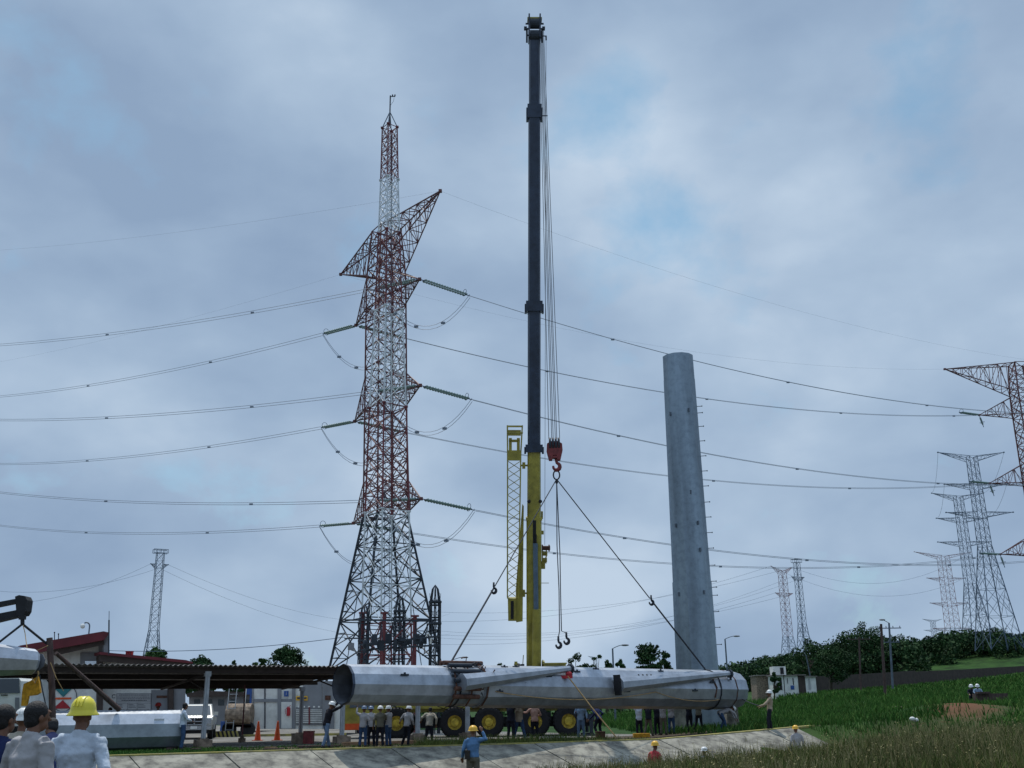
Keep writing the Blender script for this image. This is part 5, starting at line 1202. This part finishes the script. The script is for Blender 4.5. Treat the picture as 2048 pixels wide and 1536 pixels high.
P = scatter(15000, 1560, 2120, 110, 205, lambda X, Y, u, v: 0 if Y > np.interp(1024+X/Y*F*.98, [1600, 1740, 1830, 1940, 2110], [160, 174, 186, 201, 220]) else .4+.6*sm(-.5, .5, pn(X*.5, Y*.5)), 17)
blades('far_field_grass', P, [random.uniform(.35, .75) for p in P], .16, ('blade', 'blade2', 'blade3'), 'green grass on the far slope in front of the perimeter wall', 18, .3)
P = scatter(14000, -40, 1300, 34, 50, lambda X, Y, u, v: (1 if -6.6 < v < -.4 and u < 12 else (.25 if -6.6 < v < -.4 and u < 36 else 0)), 12)
blades('verge_grass', P, [random.uniform(.04, .13) for p in P], .03, ('blade', 'blade2', 'blade3'), 'short green grass on the verge between yard and canal', 9, .3)
P = scatter(2600, 830, 1250, 36, 46, lambda X, Y, u, v: 1 if -1.6 < v < -.1 else 0, 14)
blades('kerb_weeds', P, [random.uniform(.1, .45) for p in P], .02, 'olive', 'straggly weeds along the kerb below the crane wheels', 10, .35)
# ------------------------------------------------------------------ people
def V3(*a): return Vector(a)
BASE = dict(hip=(0, 0, .93), lean=0, turn=0, tilt=0, le=(-.27, -.03, 1.13), lw=(-.29, .08, .89), re=(.27, -.03, 1.13), rw=(.29, .08, .89),
            lk=(-.11, .03, .50), lf=(-.13, -.02, .09), rk=(.11, .03, .50), rf=(.13, -.02, .09))
def remesh(o, vox):
    m = o.modifiers.new('r', 'REMESH'); m.mode = 'VOXEL'; m.voxel_size = vox; m.use_smooth_shade = True
    s_ = o.modifiers.new('s', 'SMOOTH'); s_.iterations = 2; s_.factor = .5
def person(px, Y, face, shirt, trousers, label, hat=None, pose=None, height=1.68, long=True, vox=.022, z=None, X=None, group=None, brim=False, tuck=False, wr=1):
    g = GP(px, Y); 
    if X is not None: g.x = X
    if z is not None: g.z = z
    if X is None: g.x = XatZ(px, Y, g.z+1.3)
    p = dict(BASE); p.update(pose or {}); s = height/1.70
    RZ = Matrix.Rotation(R(face), 3, 'Z')           # face 0 = looking away from the camera (+Y)
    def G(v): return g+RZ @ (Vector(v)*s)
    hip = Vector(p['hip']); RL_ = Matrix.Rotation(-R(p['lean']), 3, 'X') @ Matrix.Rotation(R(p.get('side', 0)), 3, 'Y')
    def T_(x_, y_, z_): return hip+RL_ @ (Vector((x_, y_, z_))-Vector((0, 0, .93)))
    chest = T_(0, .0, 1.28); ls, rs = T_(-.175, -.01, 1.385), T_(.175, -.01, 1.385); neck = T_(0, -.01, 1.44); waist = T_(0, .0, 1.06)
    hd = T_(0, .03, 1.585); HR = RL_ @ Matrix.Rotation(R(p['turn']), 3, 'Z') @ Matrix.Rotation(-R(p['tilt']), 3, 'X')
    if p.get('headup'): HR = Matrix.Rotation(R(p['turn']), 3, 'Z') @ Matrix.Rotation(R(p['headup']-10), 3, 'X')
    A = {k_: Vector(p[k_]) for k_ in ('le', 'lw', 're', 'rw', 'lk', 'lf', 'rk', 'rf')}
    right = RL_ @ Vector((1, 0, 0))
    # body: one surface
    b = MB(); rx = RZ @ right
    def t(pts, rads, ref=None, n=10): b.tube([G(q) for q in pts], [tuple(r*s for r in rr) if isinstance(rr, tuple) else rr*s for rr in rads], n, ref=ref)
    t([hip+V3(0, 0, -.07), hip, waist, chest, T_(0, 0, 1.40)], [(.13, .10), (.15, .11), (.125, .09), (.155, .10), (.10, .07)], rx, 12)
    t([T_(0, -.01, 1.38), neck, T_(0, .01, 1.53)], [.07, .055, .052])
    def head(q): return G(hd+HR @ Vector(q))
    RH = RZ @ HR
    b.ball(head((0, -.005, .03)), (.076*s, .096*s, .095*s), 14, 10, RH); b.ball(head((0, .025, -.045)), (.055*s, .065*s, .065*s), 12, 8, RH)
    b.tube([head((0, .085, .025)), head((0, .112, -.022))], [.008*s, .015*s], 6); b.ball(head((0, .088, .05)), (.05*s, .016*s, .012*s), 8, 6, RH)
    b.ball(head((0, .082, -.058)), (.024*s, .014*s, .01*s), 8, 6, RH)
    for e in (-1, 1): b.ball(head((e*.077, -.005, .0)), (.012*s, .02*s, .032*s), 6, 6, RH)
    for sh, el, wr_ in ((ls, A['le'], A['lw']), (rs, A['re'], A['rw'])):
        t([sh, sh.lerp(el, .3), el, el.lerp(wr_, .4), wr_], [.052, .046, .037, .034, .025])
        d = (wr_-el).normalized(); n_ = d.cross(right); n_ = n_.normalized() if n_.length > .1 else Vector((0, 0, 1)); sd = d.cross(n_)
        t([wr_, wr_+d*.04, wr_+d*.09], [(.026, .018), (.040, .016), (.038, .013)], RZ @ sd, 8)
        sg = 1 if sh is ls else -1
        for i_, (o_, L_) in enumerate(((-.030, .062), (-.010, .075), (.010, .070), (.029, .055))):
            k1 = wr_+d*.085+sd*o_; k2 = k1+d*L_*.55+n_*.006; k3 = k2+d*L_*.35+n_*(.03 if not p.get('open') else .004)
            t([k1, k2, k3], [.0105, .0095, .0075], None, 6)
        th = wr_+d*.025+sd*(.03*sg); t([th, th+d*.035+sd*(.022*sg), th+d*.062+sd*(.024*sg)+n_*.01], [.013, .011, .008], None, 6)
    for k_, e, f_ in ((-1, A['lk'], A['lf']), (1, A['rk'], A['rf'])):
        h_ = hip+RL_ @ V3(k_*.09, 0, -.03); t([h_, h_.lerp(e, .3), e, e.lerp(f_, .35), f_], [.085, .075, .052, .052, .035])
        t([f_, f_+V3(0, .02, -.045), f_+V3(0, .13, -.06)], [.036, .038, .028])
    body = b.build('person', 'skin', None, True, loc=g); remesh(body, vox*.62); tag(body, label, 'person', group)
    # shirt
    b = MB(); lo = -.10 if not tuck else -.0
    t([hip+RL_ @ V3(0, 0, lo), hip+RL_ @ V3(0, 0, .04), waist, chest, T_(0, -.005, 1.37), T_(0, -.01, 1.425)], [(.178, .135), (.17, .13), (.155, .118), (.19, .135), (.165, .10), (.085, .07)], rx, 16)
    t([ls, rs], [.066, .066])
    for sh, el, wr_ in ((ls, A['le'], A['lw']), (rs, A['re'], A['rw'])):
        if long: t([sh, sh.lerp(el, .35), el, el.lerp(wr_, .5), el.lerp(wr_, .92)], [.072, .066, .055, .050, .040])
        else: t([sh, sh.lerp(el, .35), sh.lerp(el, .85)], [.072, .068, .066])
    t([T_(0, -.012, 1.41), T_(0, .0, 1.47)], [.072, .066])
    sh_ = b.build('shirt', shirt, body, True); remesh(sh_, vox)
    # wrinkles
    tx_ = bpy.data.textures.get('folds') or bpy.data.textures.new('folds', 'CLOUDS'); tx_.noise_scale = .12; dm = sh_.modifiers.new('d', 'DISPLACE'); dm.texture = tx_; dm.texture_coords = 'GLOBAL'; dm.strength = .03*wr; dm.mid_level = .5
    b = MB()
    t([waist-RL_ @ V3(0, 0, .03 if tuck else .10), hip, hip+V3(0, 0, -.1)], [(.150, .115), (.168, .13), (.155, .12)], rx, 14)
    for k_, e, f_ in ((-1, A['lk'], A['lf']), (1, A['rk'], A['rf'])):
        h_ = hip+RL_ @ V3(k_*.085, 0, -.02); t([h_, h_.lerp(e, .35), e, e.lerp(f_, .4), f_+V3(0, 0, .0)], [.105, .095, .072, .068, .062])
    tr_ = b.build('trousers', trousers, body, True); remesh(tr_, vox); dm = tr_.modifiers.new('d', 'DISPLACE'); dm.texture = tx_; dm.texture_coords = 'GLOBAL'; dm.strength = .02*wr
    for e, f_ in ((-1, A['lf']), (1, A['rf'])):
        b = MB(); t([f_+V3(0, -.05, -.03), f_+V3(0, .02, -.035), f_+V3(0, .10, -.055), f_+V3(0, .17, -.06)], [(.045, .05), (.052, .055), (.052, .034), (.035, .025)], RZ @ V3(1, 0, 0), 10); b.build('boot', 'boot', body, True)
    if hat is None:
        b = MB(); b.ball(head((0, -.018, .045)), (.086*s, .100*s, .098*s), 16, 10, RH); b.ball(head((0, -.045, -.005)), (.078*s, .065*s, .085*s), 12, 8, RH); h_ = b.build('hair', 'hair', body, True); remesh(h_, .012)
    else:
        b = MB(); Mh = Matrix.Translation(head((0, -.002, .055))) @ (RH.to_4x4()); k_ = s*1.0
        wb = .142 if brim else .150; dk = .90 if brim else 1.0
        prof = [(.001, .135), (.05*dk, .128), (.09*dk, .105), (.118*dk, .065), (.126*dk, .02), (.130*dk, .0), (wb, -.012 if not brim else -.03), (wb, -.018 if not brim else -.036), (.122*dk, -.006), (.118*dk, .0)]
        b.lathe([(r_*k_, z_*k_) for r_, z_ in prof], 24, Mh); ht = b.build('hard_hat', hat, body, True)
        b = MB()
        for o_ in (-.035, 0, .035): b.tube([Mh @ Vector((o_*k_, math.cos(R(a))*.128*k_, (math.sin(R(a))*.128+.003)*k_)) for a in range(20, 161, 20)], .006*k_, 5)
        if not brim: b.tube([Mh @ Vector((x_*k_, (.125+.05*(1-(x_/.1)**2))*k_, -.012*k_)) for x_ in (-.1, -.06, 0, .06, .1)], .010*k_, 5)
        b.build('hat_ridge', hat, ht)
    if abs(((face+p['turn']+180) % 360)-180) > 70:
        b = MB()
        for e in (-1, 1): b.ball(head((e*.03, .092, .028)), .011*s, 6, 6)
        b.build('eyes', 'hair', body)
    return body
# foreground men
person(-3, 9.4, -12, 'shirt_navy', 'dark', 'man in dark blue shirt at the bottom left corner, seen from behind', pose=dict(turn=-15), vox=.016, height=1.70)
person(60, 9.2, -28, 'shirt_grey', 'dark', 'bareheaded man in pale grey-beige shirt next to the man in the yellow helmet', pose=dict(turn=-14, lw=(-.22, .2, .95), rw=(.27, .15, .93)), vox=.014, height=1.72, wr=1.15)
person(156, 10.2, 4, 'shirt_white', 'dark', 'man in white shirt and full-brimmed yellow helmet, hands on hips, seen from behind', 'helmet_y', dict(turn=-8, tilt=-2, le=(-.29, -.12, 1.14), lw=(-.19, .05, .98), re=(.29, -.12, 1.14), rw=(.19, .05, .98)), 1.72, vox=.014, brim=True, wr=1.15)
person(110, 15.5, 35, 'shirt_navy', 'jeans', 'person in dark blue jacket between the grey-shirted man and the yellow helmet', pose=dict(lean=28, turn=30, re=(.3, .25, 1.12), rw=(.15, .4, 1.2)), vox=.018, height=1.66)
person(40, 14.5, 10, 'shirt_beige', 'dark', 'man in white cap between the two bareheaded foreground men', 'helmet_w', dict(), 1.66, vox=.02, brim=True)
# yard, left
person(220, 46.5, 170, 'shirt_navy', 'dark', 'dark-haired person whose head shows above the lying pole, below the slanting pole', height=1.60)
person(315, 46.0, 20, 'shirt_orange', 'dark', 'worker in orange shirt and red helmet behind the lying pole', 'helmet_r', dict(), 1.72)
person(368, 41.8, -70, 'shirt_white', 'jeans', 'man in white shirt and jeans standing at the right end of the lying pole', pose=dict(turn=20, re=(.24, .12, 1.12), rw=(.1, .3, 1.05)), height=1.70)
UPL = dict(le=(-.28, .18, 1.50), lw=(-.22, .28, 1.76), re=(.28, .18, 1.50), rw=(.22, .28, 1.76), open=1)
person(655, 42.0, -52, 'shirt_black', 'jeans_l', 'worker in black shirt and white helmet reaching up to the open end of the shaft', 'helmet_w', dict(lean=14, le=(-.26, .42, 1.52), lw=(-.2, .62, 1.70), re=(.26, .42, 1.50), rw=(.2, .64, 1.72), lk=(-.15, .10, .5), lf=(-.18, .22, .09), rk=(.14, -.08, .5), rf=(.20, -.26, .09), hip=(0, -.02, .90), open=1), 1.70)
person(727, 42.4, -8, 'shirt_grey', 'jeans', 'worker in grey shirt and grey helmet with his left hand raised to the shaft', 'helmet_b', dict(lean=7, le=(-.33, .10, 1.45), lw=(-.33, .18, 1.72), rw=(.2, .25, 1.2), turn=-10), 1.48)
person(744, 43.2, 25, 'shirt_grey', 'dark', 'worker in blue helmet half hidden behind the grey-shirted worker', 'helmet_b', dict(lean=12, turn=25, re=(.3, .15, 1.2), rw=(.3, .4, 1.25)), 1.48)
person(761, 42.3, 10, 'khaki', 'dark', 'worker in olive clothes with reddish collar and white helmet, third of the left group', 'helmet_w', dict(lean=10, re=(.27, .2, 1.16), rw=(.2, .4, 1.2)), 1.48)
person(778, 42.8, 60, 'shirt_grey', 'jeans', 'rightmost worker of the left group, white helmet, arms folded forward', 'helmet_w', dict(le=(-.24, .15, 1.15), lw=(-.02, .3, 1.2), re=(.24, .15, 1.15), rw=(.05, .3, 1.16)), 1.48)
person(815, 43.3, -20, 'shirt_grey', 'dark', 'worker in grey shirt walking in front of the first crane wheel', 'helmet_w', dict(lean=10, turn=-25, le=(-.33, .05, 1.18), lw=(-.45, .2, 1.05), lk=(-.13, .08, .5), lf=(-.3, .1, .09), rk=(.1, -.02, .5), rf=(.12, -.16, .09)), 1.48)
person(859, 43.4, -4, 'shirt_beige', 'dark', 'worker in loose beige shirt under the joint clamp, elbows out', None, dict(lean=22, le=(-.36, -.0, 1.2), lw=(-.42, .18, 1.06), re=(.33, .0, 1.16), lk=(-.13, .06, .5), lf=(-.24, .0, .09)), 1.48)
person(1021, 47.0, -30, 'dark', 'dark', 'worker in dark clothes with both hands up on the shaft, left of a pair', None, UPL, 1.70)
person(1038, 47.2, -15, 'shirt_tan', 'jeans', 'worker in tan shirt with legs apart holding up the shaft, right of a pair', 'helmet_w', dict(UPL, lf=(-.28, 0, .09), rf=(.28, 0, .09), lk=(-.17, .05, .5), rk=(.17, .05, .5)), 1.66)
person(1069, 48.0, 10, 'shirt_pink', 'dark', 'worker in pinkish shirt in front of the fourth crane wheel', 'helmet_w', dict(lean=12, le=(-.36, .1, 1.24), lw=(-.5, .25, 1.25), re=(.3, .1, 1.12), rw=(.2, .3, 1.1)), 1.62)
person(1161, 49.6, 170, 'shirt_lblue', 'jeans_l', 'worker in light blue shirt and pale jeans right of the last crane wheel', 'helmet_w', dict(rw=(.2, .2, 1.2)), 1.66)
person(1197, 51.0, 40, 'shirt_navy', 'dark', 'stooping worker in dark clothes under the second arm base', None, dict(lean=35, lw=(-.2, .45, .85), rw=(.2, .45, .85), lk=(-.14, .15, .5), rk=(.14, .1, .5)), 1.66)
for px, Y, f_, sh_, tr_, lb in ((1277, 52.4, 5, 'shirt_white', 'dark', 'worker in white shirt and dark trousers, leftmost of the row under the right half'), (1296, 53.0, -10, 'dark', 'khaki', 'worker in dark shirt and khaki trousers, second of the row under the right half'), (1313, 53.8, 15, 'dark', 'dark', 'worker all in dark clothes, third of the row under the right half'),
                                (1325, 53.2, 0, 'shirt_grey', 'khaki', 'worker in grey shirt and khaki trousers, fourth of the row under the shaft'), (1341, 54.0, -12, 'shirt_grey', 'jeans', 'worker in blue jeans, rightmost of the row left of the grey pedestal'), (1377, 54.6, 10, 'dark', 'dark', 'dark-clothed worker left of the upright pole foot'), (1396, 55.0, -20, 'khaki', 'dark', 'worker in khaki top and dark trousers right before the upright pole foot')):
    person(px, Y, f_, sh_, tr_, lb, None, UPL if px % 2 else dict(UPL, lean=(px*7) % 19, lk=(-.15, .06, .5), lf=(-.22-.004*(px % 23), .0, .09), rf=(.16+.006*(px % 17), .06, .09)), 1.52+.005*(px % 19))
person(1444, 53.2, -78, 'shirt_grey', 'jeans', 'bending worker in white helmet at the right end of the shaft', 'helmet_w', dict(hip=(0, -.12, .84), lean=72, le=(-.2, .55, .82), lw=(-.15, .68, .55), re=(.2, .55, .80), rw=(.15, .66, .55), lk=(-.13, .08, .48), rk=(.13, .02, .48), lf=(-.16, -.1, .09), rf=(.16, .05, .09)), 1.70)
rm = person(1538, 50.0, 82, 'shirt_tan', 'dark', 'man in tan shirt and white helmet pulling a rope right of the shaft', 'helmet_w', dict(lean=-6, turn=0, le=(-.24, .22, 1.12), lw=(-.08, .46, 1.06), re=(.24, .22, 1.10), rw=(.06, .40, 1.02), lf=(-.12, .12, .09), lk=(-.12, .12, .5)), 1.70)
hz = rm.location+Vector((-.45, 0, 1.05))
rope('dark rope held by the tan-shirted man, running to the end of the shaft', cat(hz+Vector((.25, 0, -.03)), onpipe(.98, 120, -.02), .05, 8), .022, 'rope_dark')
# ditch
person(946, 31.0, -4, 'shirt_blue', 'khaki', 'man in blue shirt and amber helmet standing in the ditch, right hand at his ear', 'helmet_o', dict(re=(.36, .02, 1.40), rw=(.24, .08, 1.62), lw=(-.30, .1, .92)), 1.72, tuck=True, vox=.018)
b = MB(); g = GP(935, 30.9); b.box(g+Vector((-.0, -.02, 1.0)), (.14, .2, .2)); b.box(g+Vector((-.0, -.02, 1.11)), (.15, .21, .05)); tag(b.build('belt_pouch', 'boot', loc=g+Vector((0, 0, 1.0))), 'dark pouch on the belt of the blue-shirted man', 'pouch')
person(1310, 36.9, -50, 'shirt_red', 'dark', 'man in red and grey shirt and amber helmet, sunk in the tall grass', 'helmet_o', dict(turn=10), 1.70)
person(1410, 39.6, 20, 'shirt_grey', 'dark', 'man in grey helmet just showing above the grass, middle of three in the ditch', 'helmet_w', dict(), 1.60)
person(1593, 45.4, 10, 'shirt_grey', 'dark', 'man in grey shirt and amber helmet at the end of the concrete slope', 'helmet_o', dict(), 1.70)
SIT = dict(hip=(0, -.1, .45), lean=20, lk=(-.14, .28, .48), lf=(-.16, .36, .09), rk=(.14, .28, .48), rf=(.16, .36, .09), le=(-.26, .1, .72), lw=(-.15, .3, .6), re=(.26, .1, .72), rw=(.15, .3, .6))
person(1942, 73.4, 150, 'dark', 'dark', 'left of two men at the far right, dark clothes and white helmet', 'helmet_w', SIT, 1.72)
person(1953, 72.8, 165, 'shirt_lblue', 'jeans_l', 'right of two men at the far right, light blue clothes and white helmet', 'helmet_w', SIT, 1.72)
